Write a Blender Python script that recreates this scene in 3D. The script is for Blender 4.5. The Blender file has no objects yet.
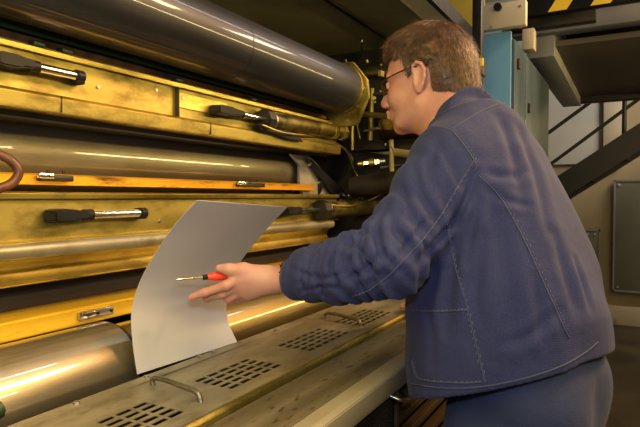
import bpy, bmesh, math, random
import numpy as np
from mathutils import Vector, Matrix, Euler
from mathutils.bvhtree import BVHTree

random.seed(4); np.random.seed(4)
C = bpy.context.scene.collection
R = math.radians

# ---------------------------------------------------------------- camera
FPX = 560.0
CAMZ = 1.35
YAW = math.atan(310/560)            # machine axis (+X) lies this far right of the view
PITCH = math.atan(16.5/560)
cam = bpy.data.cameras.new('camera'); camo = bpy.data.objects.new('camera', cam); C.objects.link(camo)
cam.sensor_width = 36; cam.lens = FPX/640*36; cam.clip_start = 0.02; cam.clip_end = 100
camo.location = (0, 0, CAMZ)
camo.rotation_euler = (math.pi/2 - PITCH, 0, YAW - math.pi/2)
bpy.context.scene.camera = camo
MW = camo.rotation_euler.to_matrix()

# ---------------------------------------------------------------- world, exposure, lights
w = bpy.data.worlds.new('world'); bpy.context.scene.world = w; w.use_nodes = True
w.node_tree.nodes['Background'].inputs[0].default_value = (1.0, .80, .52, 1)
w.node_tree.nodes['Background'].inputs[1].default_value = 0.09
vs = bpy.context.scene.view_settings
vs.view_transform = 'Standard'; vs.look = 'None'; vs.exposure = -0.06; vs.gamma = 1; vs.use_curve_mapping = False

def area(name, loc, target, sx, sy, power, col, spread=180):
    l = bpy.data.lights.new(name, 'AREA'); l.shape = 'RECTANGLE'; l.size = sx; l.size_y = sy
    l.energy = power; l.color = col; l.spread = R(spread)
    o = bpy.data.objects.new(name, l); C.objects.link(o); o.location = loc
    d = (Vector(target)-Vector(loc)); z = -d.normalized()
    x = Vector((1, 0, 0)); x = (x - z*x.dot(z)).normalized(); y = z.cross(x)
    m = Matrix((x, y, z)).transposed().to_4x4(); m.translation = Vector(loc); o.matrix_world = m
    return o
WARM = (1.0, .735, .20)
area('hall_lamp', (2.7, -1.5, 3.3), (1.3, .2, 1.2), 1.4, .4, 135, (1.0, .56, .25))
area('aisle_tube_lamp', (2.0, -1.0, 2.0), (2.0, 1.0, 1.2), 6.0, .05, 54, (1.0, .725, .27))
area('press_tube_lamp', (.10, .40, 1.87), (.5, 1.05, 1.1), 1.3, .04, 13, WARM)
area('hall_lamp_far', (5.2, -1.6, 3.6), (5.8, -.6, .8), 1.2, .8, 100, (1.0, .80, .56))
area('ceiling_tube_lamp', (3.2, -.75, 4.2), (3.2, .9, 1.6), 7.0, .06, 36, (.86, .90, 1.0))
fl = bpy.data.lights.new('camera_flash', 'AREA'); fl.shape = 'RECTANGLE'; fl.size = .10; fl.size_y = .06; fl.energy = 5.4; fl.color = (.80, .85, 1.0)
flo = bpy.data.objects.new('camera_flash', fl); C.objects.link(flo)
flo.location = (-.02, .0, CAMZ+.16); flo.rotation_euler = camo.rotation_euler

# ---------------------------------------------------------------- helpers
def Pt(u, v, t):                    # a sight line through the frame, t metres out
    d = MW @ Vector(((u-320)/FPX, (213.5-v)/FPX, -1.0))
    return Vector((0, 0, CAMZ)) + d*t
def dirn(u, v): return MW @ Vector(((u-320)/FPX, (213.5-v)/FPX, -1.0))
def onZ(u, v, z): d = dirn(u, v); k = (z-CAMZ)/d.z; return Vector((0, 0, CAMZ))+d*k
def onY(u, v, y): d = dirn(u, v); return Vector((0, 0, CAMZ))+d*(y/d.y)
def onX(u, v, x): d = dirn(u, v); return Vector((0, 0, CAMZ))+d*(x/d.x)
def ZZ(v, Y, u=0): return onY(u, v, Y).z       # height of a line parallel to X at depth Y

def link(name, me, mat, parent=None):
    o = bpy.data.objects.new(name, me); C.objects.link(o)
    if mat: me.materials.clear(); me.materials.append(mat)
    if parent: o.parent = parent; o.matrix_parent_inverse = parent.matrix_world.inverted()
    return o
def tag(o, label=None, cat=None, group=None, kind=None):
    if label: o['label'] = label
    if cat: o['category'] = cat
    if group: o['group'] = group
    if kind: o['kind'] = kind
    return o
def empty(name, loc, label, cat, group=None):
    o = bpy.data.objects.new(name, None); C.objects.link(o); o.location = loc; o.empty_display_size = .05
    o.matrix_world = Matrix.Translation(Vector(loc))
    return tag(o, label, cat, group)
def bm_obj(name, bm, mat, parent=None, smooth=False, angle=None):
    me = bpy.data.meshes.new(name); bmesh.ops.recalc_face_normals(bm, faces=bm.faces[:])
    if smooth or angle:
        for f in bm.faces: f.smooth = True
        if angle:
            for e in bm.edges:
                if len(e.link_faces) == 2 and e.calc_face_angle(0) > R(angle): e.smooth = False
    bm.to_mesh(me); bm.free()
    return link(name, me, mat, parent)
def box(bm, lo, hi, bev=0.0, M=None):
    r = bmesh.ops.create_cube(bm, size=1.0); vs_ = r['verts']
    for v in vs_:
        v.co = Vector([lo[i] + (v.co[i]+.5)*(hi[i]-lo[i]) for i in range(3)])
    if bev:
        es = list({e for v in vs_ for e in v.link_edges})
        g = bmesh.ops.bevel(bm, geom=es, offset=bev, segments=2, affect='EDGES', profile=.5)
        vs_ = list({v for f in g['faces'] for v in f.verts})
    if M:
        seen = set(vs_)
        bmesh.ops.transform(bm, matrix=M, verts=list(seen))
def bx(name, lo, hi, mat, parent=None, bev=.002):
    bm = bmesh.new(); box(bm, lo, hi, bev); return bm_obj(name, bm, mat, parent, angle=40)
def cyl(bm, p0, p1, r0, r1=None, n=32, caps=True):
    p0 = Vector(p0); p1 = Vector(p1); r1 = r0 if r1 is None else r1
    d = (p1-p0); L = d.length; q = d.to_track_quat('Z', 'Y').to_matrix().to_4x4(); q.translation = (p0+p1)/2
    bmesh.ops.create_cone(bm, cap_ends=caps, segments=n, radius1=r0, radius2=r1, depth=L, matrix=q)
def cy(name, p0, p1, r, mat, parent=None, r1=None, n=40, bev=0):
    bm = bmesh.new(); cyl(bm, p0, p1, r, r1, n)
    if bev:
        es = [e for e in bm.edges if len(e.link_faces) == 2 and e.calc_face_angle(0) > 1]
        bmesh.ops.bevel(bm, geom=es, offset=bev, segments=2, affect='EDGES')
    return bm_obj(name, bm, mat, parent, angle=40)
def prism(name, prof, x0, x1, mat, parent=None, bev=.0015, axis=0):
    """profile in (Y,Z), extruded along X"""
    bm = bmesh.new()
    a = [bm.verts.new((x0, y, z)) for y, z in prof]; b = [bm.verts.new((x1, y, z)) for y, z in prof]
    n = len(prof)
    bm.faces.new(a); bm.faces.new(b[::-1])
    for i in range(n): bm.faces.new((a[i], b[i], b[(i+1) % n], a[(i+1) % n]))
    bmesh.ops.recalc_face_normals(bm, faces=bm.faces[:])
    if bev: bmesh.ops.bevel(bm, geom=[e for e in bm.edges if e.calc_face_angle(0) > .5], offset=bev, segments=2, affect='EDGES')
    return bm_obj(name, bm, mat, parent, angle=35)
def spline(pts, n=8):
    pts = [Vector(p) for p in pts]; out = []
    P = [pts[0]*2-pts[1]] + pts + [pts[-1]*2-pts[-2]]
    for i in range(1, len(P)-2):
        for k in range(n):
            t = k/n
            out.append(.5*((2*P[i]) + (-P[i-1]+P[i+1])*t + (2*P[i-1]-5*P[i]+4*P[i+1]-P[i+2])*t*t + (-P[i-1]+3*P[i]-3*P[i+1]+P[i+2])*t**3))
    out.append(pts[-1]); return out
def tube_bm(bm, pts, r, n=12, smooth=True, sub=8):
    pts = spline(pts, sub) if smooth else [Vector(p) for p in pts]
    rr = r if callable(r) else (lambda s: r)
    prev = None; up = None; rings = []
    for i, p in enumerate(pts):
        d = (pts[min(i+1, len(pts)-1)]-pts[max(i-1, 0)]).normalized()
        if up is None: up = Vector((0, 0, 1)) if abs(d.z) < .9 else Vector((1, 0, 0))
        up = (up-d*up.dot(d)).normalized(); s = d.cross(up)
        q = rr(i/(len(pts)-1))
        rings.append([bm.verts.new(p+(up*math.cos(a)+s*math.sin(a))*q) for a in [2*math.pi*k/n for k in range(n)]])
    for a, b in zip(rings, rings[1:]):
        for k in range(n): bm.faces.new((a[k], a[(k+1) % n], b[(k+1) % n], b[k]))
    bm.faces.new(rings[0][::-1]); bm.faces.new(rings[-1])
def tube(name, pts, r, mat, parent=None, n=12, smooth=True, sub=8):
    bm = bmesh.new(); tube_bm(bm, pts, r, n, smooth, sub)
    return bm_obj(name, bm, mat, parent, angle=50)

# ---------------------------------------------------------------- materials
def mat_new(name):
    m = bpy.data.materials.new(name); m.use_nodes = True
    nt = m.node_tree; return m, nt, nt.nodes['Principled BSDF']
def noise_mat(name, c1, c2, rough=.4, rough2=None, metal=0.0, scale=(8, 8, 8), detail=6, bump=0.0, bscale=None,
              aniso=0.0, lo=.35, hi=.65, c3=None, c3scale=(3, 3, 3), c3lo=.6, c3hi=.72, coat=0, spec=.5, tangent=None, sheen=0):
    m, nt, b = mat_new(name); N = nt.nodes; L = nt.links
    tc = N.new('ShaderNodeTexCoord'); mp = N.new('ShaderNodeMapping'); mp.inputs['Scale'].default_value = scale
    nz = N.new('ShaderNodeTexNoise'); nz.inputs['Scale'].default_value = 1; nz.inputs['Detail'].default_value = detail
    L.new(tc.outputs['Object'], mp.inputs[0]); L.new(mp.outputs[0], nz.inputs['Vector'])
    rp = N.new('ShaderNodeValToRGB'); rp.color_ramp.elements[0].position = lo; rp.color_ramp.elements[1].position = hi
    rp.color_ramp.elements[0].color = (*c1, 1); rp.color_ramp.elements[1].color = (*c2, 1)
    L.new(nz.outputs['Fac'], rp.inputs[0]); col = rp.outputs[0]
    if c3:
        mp3 = N.new('ShaderNodeMapping'); mp3.inputs['Scale'].default_value = c3scale; mp3.inputs['Location'].default_value = (3.1, 1.7, 9.2)
        n3 = N.new('ShaderNodeTexNoise'); n3.inputs['Scale'].default_value = 1; n3.inputs['Detail'].default_value = 8; n3.inputs['Roughness'].default_value = .65
        L.new(tc.outputs['Object'], mp3.inputs[0]); L.new(mp3.outputs[0], n3.inputs['Vector'])
        r3 = N.new('ShaderNodeMapRange'); r3.inputs['From Min'].default_value = c3lo; r3.inputs['From Max'].default_value = c3hi
        L.new(n3.outputs['Fac'], r3.inputs['Value'])
        mx = N.new('ShaderNodeMix'); mx.data_type = 'RGBA'; mx.inputs['B'].default_value = (*c3, 1)
        L.new(r3.outputs[0], mx.inputs['Factor']); L.new(col, mx.inputs['A']); col = mx.outputs['Result']
    L.new(col, b.inputs['Base Color'])
    b.inputs['Metallic'].default_value = metal; b.inputs['Specular IOR Level'].default_value = spec
    if rough2 is not None:
        mr = N.new('ShaderNodeMapRange'); mr.inputs['From Min'].default_value = .3; mr.inputs['From Max'].default_value = .7
        mr.inputs['To Min'].default_value = rough; mr.inputs['To Max'].default_value = rough2
        L.new(nz.outputs['Fac'], mr.inputs['Value']); L.new(mr.outputs[0], b.inputs['Roughness'])
    else: b.inputs['Roughness'].default_value = rough
    if aniso:
        b.inputs['Anisotropic'].default_value = aniso
        if tangent:
            tg = N.new('ShaderNodeTangent'); tg.direction_type = 'RADIAL'; tg.axis = tangent
            L.new(tg.outputs[0], b.inputs['Tangent'])
    if coat: b.inputs['Coat Weight'].default_value = coat; b.inputs['Coat Roughness'].default_value = .06; b.inputs['Coat IOR'].default_value = 2.1
    if sheen: b.inputs['Sheen Weight'].default_value = sheen; b.inputs['Sheen Roughness'].default_value = .5
    if bump:
        mb = N.new('ShaderNodeMapping'); mb.inputs['Scale'].default_value = bscale or scale
        nb = N.new('ShaderNodeTexNoise'); nb.inputs['Scale'].default_value = 1; nb.inputs['Detail'].default_value = 4
        L.new(tc.outputs['Object'], mb.inputs[0]); L.new(mb.outputs[0], nb.inputs['Vector'])
        bp = N.new('ShaderNodeBump'); bp.inputs['Strength'].default_value = bump; bp.inputs['Distance'].default_value = .002
        L.new(nb.outputs['Fac'], bp.inputs['Height']); L.new(bp.outputs[0], b.inputs['Normal'])
    return m
M = {}
M['brass'] = noise_mat('oiled_yellow_steel', (.56, .44, .10), (.76, .63, .20), .30, .46, 1, (1.2, 14, 14), c3=(.17, .11, .03), c3scale=(9, 20, 20), c3lo=.50, c3hi=.78, bump=.12, bscale=(4, 60, 60))
M['brass_dull'] = noise_mat('dull_yellow_steel', (.34, .275, .07), (.52, .43, .14), .38, .55, 1, (3, 9, 9), c3=(.09, .065, .02), c3scale=(9, 18, 18), c3lo=.46, c3hi=.76, bump=.15, bscale=(30, 30, 30))
M['yellow'] = noise_mat('yellow_lacquered_bar', (.82, .48, .02), (.95, .64, .05), .28, .45, .55, (3, 20, 20), c3=(.10, .04, .01), c3scale=(9, 30, 30), c3lo=.62, c3hi=.75)
M['orange'] = noise_mat('oily_orange_bar', (.60, .30, .015), (.78, .42, .03), .3, .5, .4, (3, 20, 20), c3=(.07, .03, .006), c3scale=(6, 30, 30), c3lo=.52, c3hi=.66)
M['roller'] = noise_mat('polished_roller_steel', (.36, .32, .23), (.50, .45, .33), .36, .50, .9, (1.0, 10, 10), aniso=.0, c3=(.30, .24, .15), c3scale=(3, 10, 10), c3lo=.5, c3hi=.8, bump=.02, bscale=(14, 260, 260), coat=.8)
M['roller_dark'] = noise_mat('dark_roller_steel', (.040, .043, .055), (.060, .063, .078), .40, .52, .75, (.8, 8, 8), c3=(.035, .028, .022), c3scale=(2, 8, 8), c3lo=.5, c3hi=.8, bump=.01, bscale=(14, 220, 220), coat=.22)
M['rubber_roller'] = noise_mat('dark_blanket_rubber', (.012, .012, .016), (.022, .022, .028), .42, .6, 0, (4, 8, 8))
M['gold_roller'] = noise_mat('oily_gold_roller', (.34, .25, .09), (.46, .35, .14), .32, .45, .9, (1.5, 12, 12), coat=.8)
M['barrel'] = noise_mat('oily_barrel', (.12, .10, .03), (.24, .19, .06), .3, .5, .8, (12, 12, 12), c3=(.03, .03, .01), c3scale=(16, 16, 16), c3lo=.45, c3hi=.65)
M['steel'] = noise_mat('worn_steel', (.42, .42, .42), (.60, .60, .60), .25, .45, 1, (10, 10, 10), c3=(.18, .14, .08), c3scale=(14, 14, 14), c3lo=.55, c3hi=.8)
M['grey_plate'] = noise_mat('grey_plate', (.28, .28, .27), (.36, .36, .34), .4, .55, .2, (9, 9, 9), c3=(.14, .12, .08), c3scale=(14, 14, 14), c3lo=.55, c3hi=.8)
M['gunmetal'] = noise_mat('gunmetal', (.16, .15, .13), (.24, .23, .20), .3, .45, .8, (10, 10, 10))
M['chrome'] = noise_mat('chrome', (.70, .70, .70), (.80, .80, .80), .12, .22, 1, (20, 20, 20))
M['deck'] = noise_mat('worn_deck_steel', (.24, .215, .15), (.37, .335, .24), .34, .55, .55, (4, 14, 6), c3=(.13, .10, .05), c3scale=(14, 34, 6), c3lo=.5, c3hi=.78, bump=.15, bscale=(14, 60, 30))
M['strip'] = noise_mat('scuffed_strip', (.12, .098, .06), (.20, .168, .105), .45, .7, .2, (2, 26, 6), c3=(.035, .025, .015), c3scale=(30, 90, 9), c3lo=.56, c3hi=.68, bump=.25, bscale=(10, 80, 30))
M['ledge'] = noise_mat('pale_ledge_paint', (.25, .22, .145), (.34, .30, .205), .35, .55, .1, (5, 8, 8), c3=(.24, .19, .11), c3scale=(10, 14, 14), c3lo=.6, c3hi=.75, bump=.08)
M['black'] = noise_mat('black_plastic', (.008, .008, .010), (.014, .014, .018), .40, .55, 0, (20, 20, 20), spec=.2)
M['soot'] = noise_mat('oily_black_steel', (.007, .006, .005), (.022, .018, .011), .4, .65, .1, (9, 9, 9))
M['green'] = noise_mat('green_machine_paint', (.010, .028, .008), (.022, .045, .014), .35, .5, 0, (6, 10, 10), c3=(.06, .04, .015), c3scale=(9, 9, 9), c3lo=.5, c3hi=.7)
M['rust'] = noise_mat('rusty_edge', (.05, .022, .008), (.16, .075, .02), .5, .75, .2, (30, 12, 12))
M['hood'] = noise_mat('olive_hood_paint', (.28, .26, .10), (.38, .34, .14), .45, .65, .05, (3, 3, 3), c3=(.16, .13, .06), c3scale=(2, 2, 2), c3lo=.5, c3hi=.8)
M['olive'] = noise_mat('yellow_olive_panel', (.26, .22, .03), (.34, .29, .05), .45, .6, 0, (3, 3, 3))
M['cream_beam'] = noise_mat('cream_beam_paint', (.75, .60, .30), (.82, .68, .36), .4, .6, .0, (4, 4, 4))
M['hole'] = noise_mat('opening_shade_black', (.004, .004, .003), (.008, .007, .005), .8)  # near-black colour stands for the shade inside slots and behind perforations
M['hose_brown'] = noise_mat('red_brown_hose', (.07, .02, .009), (.12, .04, .016), .35, .5, 0, (30, 30, 30))
M['hose_black'] = noise_mat('black_hose', (.012, .012, .012), (.03, .028, .024), .35, .5, 0, (20, 20, 20))
M['plate'] = noise_mat('printing_plate_surface', (.47, .47, .51), (.50, .50, .54), .42, .5, .0, (3, 3, 3), spec=.4)
M['ink_faint'] = noise_mat('faint_ink', (.37, .35, .40), (.43, .41, .45), .5)
M['tape'] = noise_mat('yellow_tape', (.62, .45, .16), (.70, .52, .2), .4)
M['blue'] = noise_mat('light_blue_cabinet_paint', (.10, .27, .52), (.13, .32, .58), .35, .5, 0, (3, 3, 2), c3=(.07, .22, .38), c3scale=(3, 3, 1), c3lo=.55, c3hi=.8)
M['bluegrey'] = noise_mat('blue_grey_cabinet_paint', (.045, .075, .11), (.065, .10, .14), .3, .45, .1, (3, 3, 2))
M['beige'] = noise_mat('beige_paint', (.48, .42, .32), (.54, .48, .38), .4, .6, 0, (3, 3, 3), c3=(.28, .22, .14), c3scale=(5, 5, 5), c3lo=.6, c3hi=.8)
M['tread'] = noise_mat('dark_stringer_paint', (.010, .010, .012), (.018, .018, .021), .4, .6, 0, (4, 4, 4))
M['greybeam'] = noise_mat('grey_beam_paint', (.19, .20, .23), (.25, .26, .28), .4, .6, 0, (4, 4, 4))
M['soffit'] = noise_mat('brown_soffit', (.13, .11, .08), (.18, .15, .11), .5, .7, 0, (2, 2, 2))
M['hazard_y'] = noise_mat('hazard_yellow', (.72, .52, .03), (.82, .6, .05), .4)
M['wall'] = noise_mat('tan_wall', (.30, .25, .16), (.35, .29, .19), .7, .85, 0, (1.4, 1.4, 1.4), c3=(.22, .18, .11), c3scale=(1, 1, 1), c3lo=.5, c3hi=.75)
M['wall_grey'] = noise_mat('pale_grey_wall_panel', (.40, .41, .40), (.46, .47, .45), .6, .8, 0, (2, 2, 2))
M['floor'] = noise_mat('dark_oily_floor', (.035, .028, .018), (.07, .055, .036), .35, .6, 0, (2, 2, 2), c3=(.015, .012, .008), c3scale=(3, 3, 3), c3lo=.5, c3hi=.7, bump=.2, bscale=(20, 20, 20))
M['board'] = noise_mat('grey_green_board', (.13, .14, .12), (.17, .18, .15), .45, .6, .2, (3, 3, 3))
M['lamp_body'] = noise_mat('lamp_housing', (.3, .3, .3), (.35, .35, .35), .5)
M['wood_bar'] = noise_mat('brown_bar', (.045, .03, .012), (.09, .06, .024), .3, .5, .4, (2, 20, 20))
M['red'] = noise_mat('red_plastic', (.80, .045, .02), (.86, .06, .03), .3, .35, 0, (5, 5, 5), spec=.5)
M['brass_shaft'] = noise_mat('yellowish_shaft', (.72, .58, .34), (.8, .66, .4), .2, .3, 1, (9, 9, 9))
M['glass_frame'] = noise_mat('dark_red_frame', (.03, .010, .008), (.05, .016, .012), .25)
M['leather'] = noise_mat('black_leather', (.012, .011, .010), (.03, .027, .024), .4, .6, 0, (20, 20, 20), bump=.3)

def cloth(name, c1, c2, cw, tw=2600):
    m, nt, b = mat_new(name); N = nt.nodes; L = nt.links
    tc = N.new('ShaderNodeTexCoord')
    nz = N.new('ShaderNodeTexNoise'); nz.inputs['Scale'].default_value = 9; nz.inputs['Detail'].default_value = 7; nz.inputs['Roughness'].default_value = .6
    L.new(tc.outputs['Object'], nz.inputs['Vector'])
    rp = N.new('ShaderNodeValToRGB'); rp.color_ramp.elements[0].position = .3; rp.color_ramp.elements[1].position = .72
    rp.color_ramp.elements[0].color = (*c1, 1); rp.color_ramp.elements[1].color = (*c2, 1)
    L.new(nz.outputs['Fac'], rp.inputs[0])
    wv = N.new('ShaderNodeTexWave'); wv.inputs['Scale'].default_value = 140; wv.bands_direction = 'DIAGONAL'; wv.inputs['Distortion'].default_value = 2
    wv.inputs['Detail'].default_value = 2; L.new(tc.outputs['Object'], wv.inputs['Vector'])
    n2 = N.new('ShaderNodeTexNoise'); n2.inputs['Scale'].default_value = 420; n2.inputs['Detail'].default_value = 3
    L.new(tc.outputs['Object'], n2.inputs['Vector'])
    mr = N.new('ShaderNodeMapRange'); mr.inputs['From Min'].default_value = .35; mr.inputs['From Max'].default_value = .75; mr.inputs['To Max'].default_value = .55
    L.new(n2.outputs['Fac'], mr.inputs['Value'])
    mx = N.new('ShaderNodeMix'); mx.data_type = 'RGBA'; mx.inputs['B'].default_value = (*cw, 1)
    L.new(mr.outputs[0], mx.inputs['Factor']); L.new(rp.outputs[0], mx.inputs['A']); L.new(mx.outputs['Result'], b.inputs['Base Color'])
    b.inputs['Roughness'].default_value = .85; b.inputs['Specular IOR Level'].default_value = .2
    b.inputs['Sheen Weight'].default_value = .06; b.inputs['Sheen Roughness'].default_value = .45
    n3 = N.new('ShaderNodeTexNoise'); n3.inputs['Scale'].default_value = 28; n3.inputs['Detail'].default_value = 5
    L.new(tc.outputs['Object'], n3.inputs['Vector'])
    b1 = N.new('ShaderNodeBump'); b1.inputs['Strength'].default_value = .35; b1.inputs['Distance'].default_value = .006
    L.new(n3.outputs['Fac'], b1.inputs['Height'])
    b2 = N.new('ShaderNodeBump'); b2.inputs['Strength'].default_value = .18; b2.inputs['Distance'].default_value = .0006
    L.new(wv.outputs['Fac'], b2.inputs['Height']); L.new(b1.outputs[0], b2.inputs['Normal']); L.new(b2.outputs[0], b.inputs['Normal'])
    return m
M['jacket'] = cloth('washed_blue_work_cotton', (.017, .024, .092), (.032, .040, .122), (.056, .060, .122))
M['trousers'] = cloth('blue_trouser_cotton', (.022, .032, .090), (.034, .046, .11), (.045, .055, .12))
M['stitch'] = noise_mat('pale_stitching', (.09, .10, .15), (.13, .14, .19), .8)
M['ridge'] = noise_mat('seam_cotton', (.036, .046, .105), (.052, .060, .125), .85)

def skin_mat():
    m, nt, b = mat_new('fair_skin'); N = nt.nodes; L = nt.links
    tc = N.new('ShaderNodeTexCoord'); nz = N.new('ShaderNodeTexNoise'); nz.inputs['Scale'].default_value = 26; nz.inputs['Detail'].default_value = 6
    L.new(tc.outputs['Object'], nz.inputs['Vector'])
    rp = N.new('ShaderNodeValToRGB'); rp.color_ramp.elements[0].position = .3; rp.color_ramp.elements[1].position = .75
    rp.color_ramp.elements[0].color = (.54, .30, .24, 1); rp.color_ramp.elements[1].color = (.50, .22, .175, 1)
    L.new(nz.outputs['Fac'], rp.inputs[0]); L.new(rp.outputs[0], b.inputs['Base Color'])
    b.inputs['Roughness'].default_value = .5; b.inputs['Subsurface Weight'].default_value = .12; b.inputs['Subsurface Scale'].default_value = .008
    b.inputs['Subsurface Radius'].default_value = (1, .35, .2)
    n2 = N.new('ShaderNodeTexNoise'); n2.inputs['Scale'].default_value = 180; n2.inputs['Detail'].default_value = 4
    L.new(tc.outputs['Object'], n2.inputs['Vector'])
    bp = N.new('ShaderNodeBump'); bp.inputs['Strength'].default_value = .12; bp.inputs['Distance'].default_value = .001
    L.new(n2.outputs['Fac'], bp.inputs['Height']); L.new(bp.outputs[0], b.inputs['Normal'])
    return m
M['skin'] = skin_mat()

# ================================================================ THE SETTING
XW = 6.7
def struct(o): o['kind'] = 'structure'; return o
struct(bx('floor', (-3, -4.0, -.1), (XW+.2, 3.0, 0), M['floor'], bev=0))
struct(bx('wall_right', (XW, -4.0, 0), (XW+.15, 3.0, 4.2), M['wall'], bev=0))
struct(bx('wall_front', (-3, 3.0, 0), (XW+.2, 3.15, 4.2), M['wall'], bev=0))
a_ = onX(640, 307, XW-.02); b_ = onX(640, 322, XW-.02)
struct(bx('baseboard_right', (XW-.04, -4.0, 0.0), (XW, 3.0, .2), M['beige'], bev=.004))
# pale grey upper section of the wall, with its lighter pier
p1 = onX(541, 165, XW-.03); p2 = onX(600, 60, XW-.03)
struct(bx('trim_1', (XW-.03, p2.y, p1.z), (XW, p1.y+1.5, 3.6), M['wall_grey'], bev=.002))
p3 = onX(603, 165, XW-.06); p4 = onX(624, 60, XW-.06)
struct(bx('trim_2', (XW-.08, p4.y, p1.z-.02), (XW, p3.y, 3.6), M['beige'], bev=.002))

# wall boards
def board(u0, v0, u1, v1, name, label, cat, x=XW-.05):
    a = onX(u0, v0, x); b = onX(u1, v1, x)
    t = empty(name, (x, (a.y+b.y)/2, b.z), label, cat)
    bx('board_panel', (x-.02, b.y, b.z), (x+.02, a.y, a.z), M['board'], t, .004)
    y0, y1 = b.y, a.y
    bm = bmesh.new()
    e = .018
    box(bm, (x-.03, y0, b.z), (x-.02, y0+e, a.z)); box(bm, (x-.03, y1-e, b.z), (x-.02, y1, a.z))
    box(bm, (x-.03, y0, b.z), (x-.02, y1, b.z+e)); box(bm, (x-.03, y0, a.z-e), (x-.02, y1, a.z))
    bm_obj('rim', bm, M['greybeam'], t)
    for yy, zz in ((y0+.05, a.z-.05), (y1-.05, a.z-.05), (y0+.05, b.z+.05), (y1-.05, b.z+.05)):
        cy('screw', (x-.034, yy, zz), (x-.02, yy, zz), .012, M['steel'], t, n=12)
board(614, 180, 668, 295, 'wall_board', 'large grey-green board hanging on the tan wall at the far right', 'board')
board(583, 229, 600, 272, 'wall_box', 'small grey panel on the tan wall, just right of the jacket back', 'panel')

# platform overhead, with hazard strip
zp = onX(600, 96, 5.0).z
pf = empty('overhead_platform', (4.1, -.6, zp), 'dark steel platform overhead with grey edge beam and brown underside', 'platform')
bx('soffit', (3.25, -2.6, zp), (5.0, .42, zp+.03), M['soffit'], pf)
bx('deck_plate', (3.2, -2.6, zp+.2), (5.05, .5, zp+.24), M['tread'], pf)
z0 = onX(600, 29, 3.2).z; z1 = onX(600, 6, 3.2).z
bx('edge_beam', (3.14, -2.6, z0), (3.24, .62, z1), M['greybeam'], pf, .006)
bx('side_beam', (3.2, .36, zp-.06), (5.06, .50, zp+.2), M['greybeam'], pf, .006)
bx('far_beam', (4.96, -2.6, zp-.05), (5.04, .5, zp+.03), M['tread'], pf, .006)
bx('bracket', (3.08, onX(596, 15, 3.1).y, onX(590, 22, 3.1).z), (3.14, .56, onX(590, 8, 3.1).z), M['soot'], pf, .004)
for yy in (-.3, -.9, -1.5): bx('cross_rib', (3.25, yy-.03, zp-.05), (4.96, yy+.03, zp), M['soffit'], pf)
# hazard striped bar across the front of the platform
xh = 3.0; zh0 = onX(575, 9, xh).z; zh1 = zh0+.085
hz = empty('hazard_bar', (xh, -.3, zh0), 'black and yellow striped hazard bar over the walkway', 'bar')
bx('bar', (xh, -2.0, zh0), (xh+.05, .62, zh1), M['black'], hz)
for k in range(12):
    bm = bmesh.new(); y = .37 - k*.19; s = .05
    vs_ = [(xh-.002, y, zh0+.004), (xh-.002, y-.085, zh0+.004), (xh-.002, y-.085-s, zh1-.004), (xh-.002, y-s, zh1-.004)]
    f = bm.faces.new([bm.verts.new(v) for v in vs_]); r = bmesh.ops.extrude_face_region(bm, geom=[f])
    bmesh.ops.translate(bm, vec=(.003, 0, 0), verts=[g for g in r['geom'] if isinstance(g, bmesh.types.BMVert)])
    st = bm_obj('stripe', bm, M['hazard_y'], hz); st['label'] = 'yellow slanted stripe'
# supports carrying the platform
for yy in (-2.3,):
    bx('support_post', (3.2, yy-.05, 0), (3.3, yy+.05, zp+.2), M['tread'], pf)
    bx('support_post', (4.9, yy-.05, 0), (5.0, yy+.05, zp+.2), M['tread'], pf)

# staircase
A = onX(563, 186, 5.25); B = onX(640, 137, 5.25); dd = (B-A).normalized()
st = empty('steel_staircase', (5.5, A.y, 0), 'dark steel staircase with thin railing rising behind the walkway', 'staircase')
def slab_yz(name, p, q, th, x0, x1, mat, parent):
    d = (q-p).normalized(); n = Vector((0, -d.z, d.y))
    if n.z < 0: n = -n
    pr = [p-n*th/2, q-n*th/2, q+n*th/2, p+n*th/2]
    return prism(name, [(v.y, v.z) for v in pr], x0, x1, mat, parent, .004)
s0 = A - dd*((A.z)/dd.z)*1.0; s1 = A + dd*((2.6-A.z)/dd.z)
slab_yz('stringer', s0, s1, .185, 5.2, 5.26, M['tread'], st)
slab_yz('stringer', s0, s1, .185, 6.0, 6.06, M['tread'], st)
nst = 13
for k in range(nst):
    z = .19*(k+1); p = s0 + dd*((z)/dd.z)
    bx('tread', (5.26, p.y-.11, z-.02), (6.0, p.y+.13, z), M['tread'], st, .003)
for off, r in ((0, .02), (-.27, .011)):
    P0 = onX(552, 160 if off == 0 else 128, 5.15); P1 = onX(640, 98 if off == 0 else 62, 5.15)
for (u0, v0, u1, v1, r) in ((543, 136, 592, 100, .014), (543, 170, 606, 122, .014), (540, 128, 612, 76, .017)):
    P0 = onX(u0, v0, 5.3); P1 = onX(u1, v1, 5.3); P1 = P0+(P1-P0)*2.2; P0 = P0-(P1-P0)*.3
    pass
P0 = onX(540, 139, 5.3); P1 = onX(592, 101, 5.3); d_ = P1-P0
tube('handrail', [P0-d_*.3, P0+d_*2.6], .016, M['tread'], st, smooth=False)
P0 = onX(540, 172, 5.3); P1 = onX(632, 104, 5.3); d_ = P1-P0
tube('mid_rail', [P0-d_*.2, P0+d_*1.8], .015, M['tread'], st, smooth=False)
for (u, v) in ((624, 160), (700, 120)):
    p = onX(u, v-22, 5.3); tube('rail_post', [Vector((5.3, p.y, p.z-.15)), Vector((5.3, p.y, p.z+.55))], .018, M['tread'], st, smooth=False)

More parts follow.
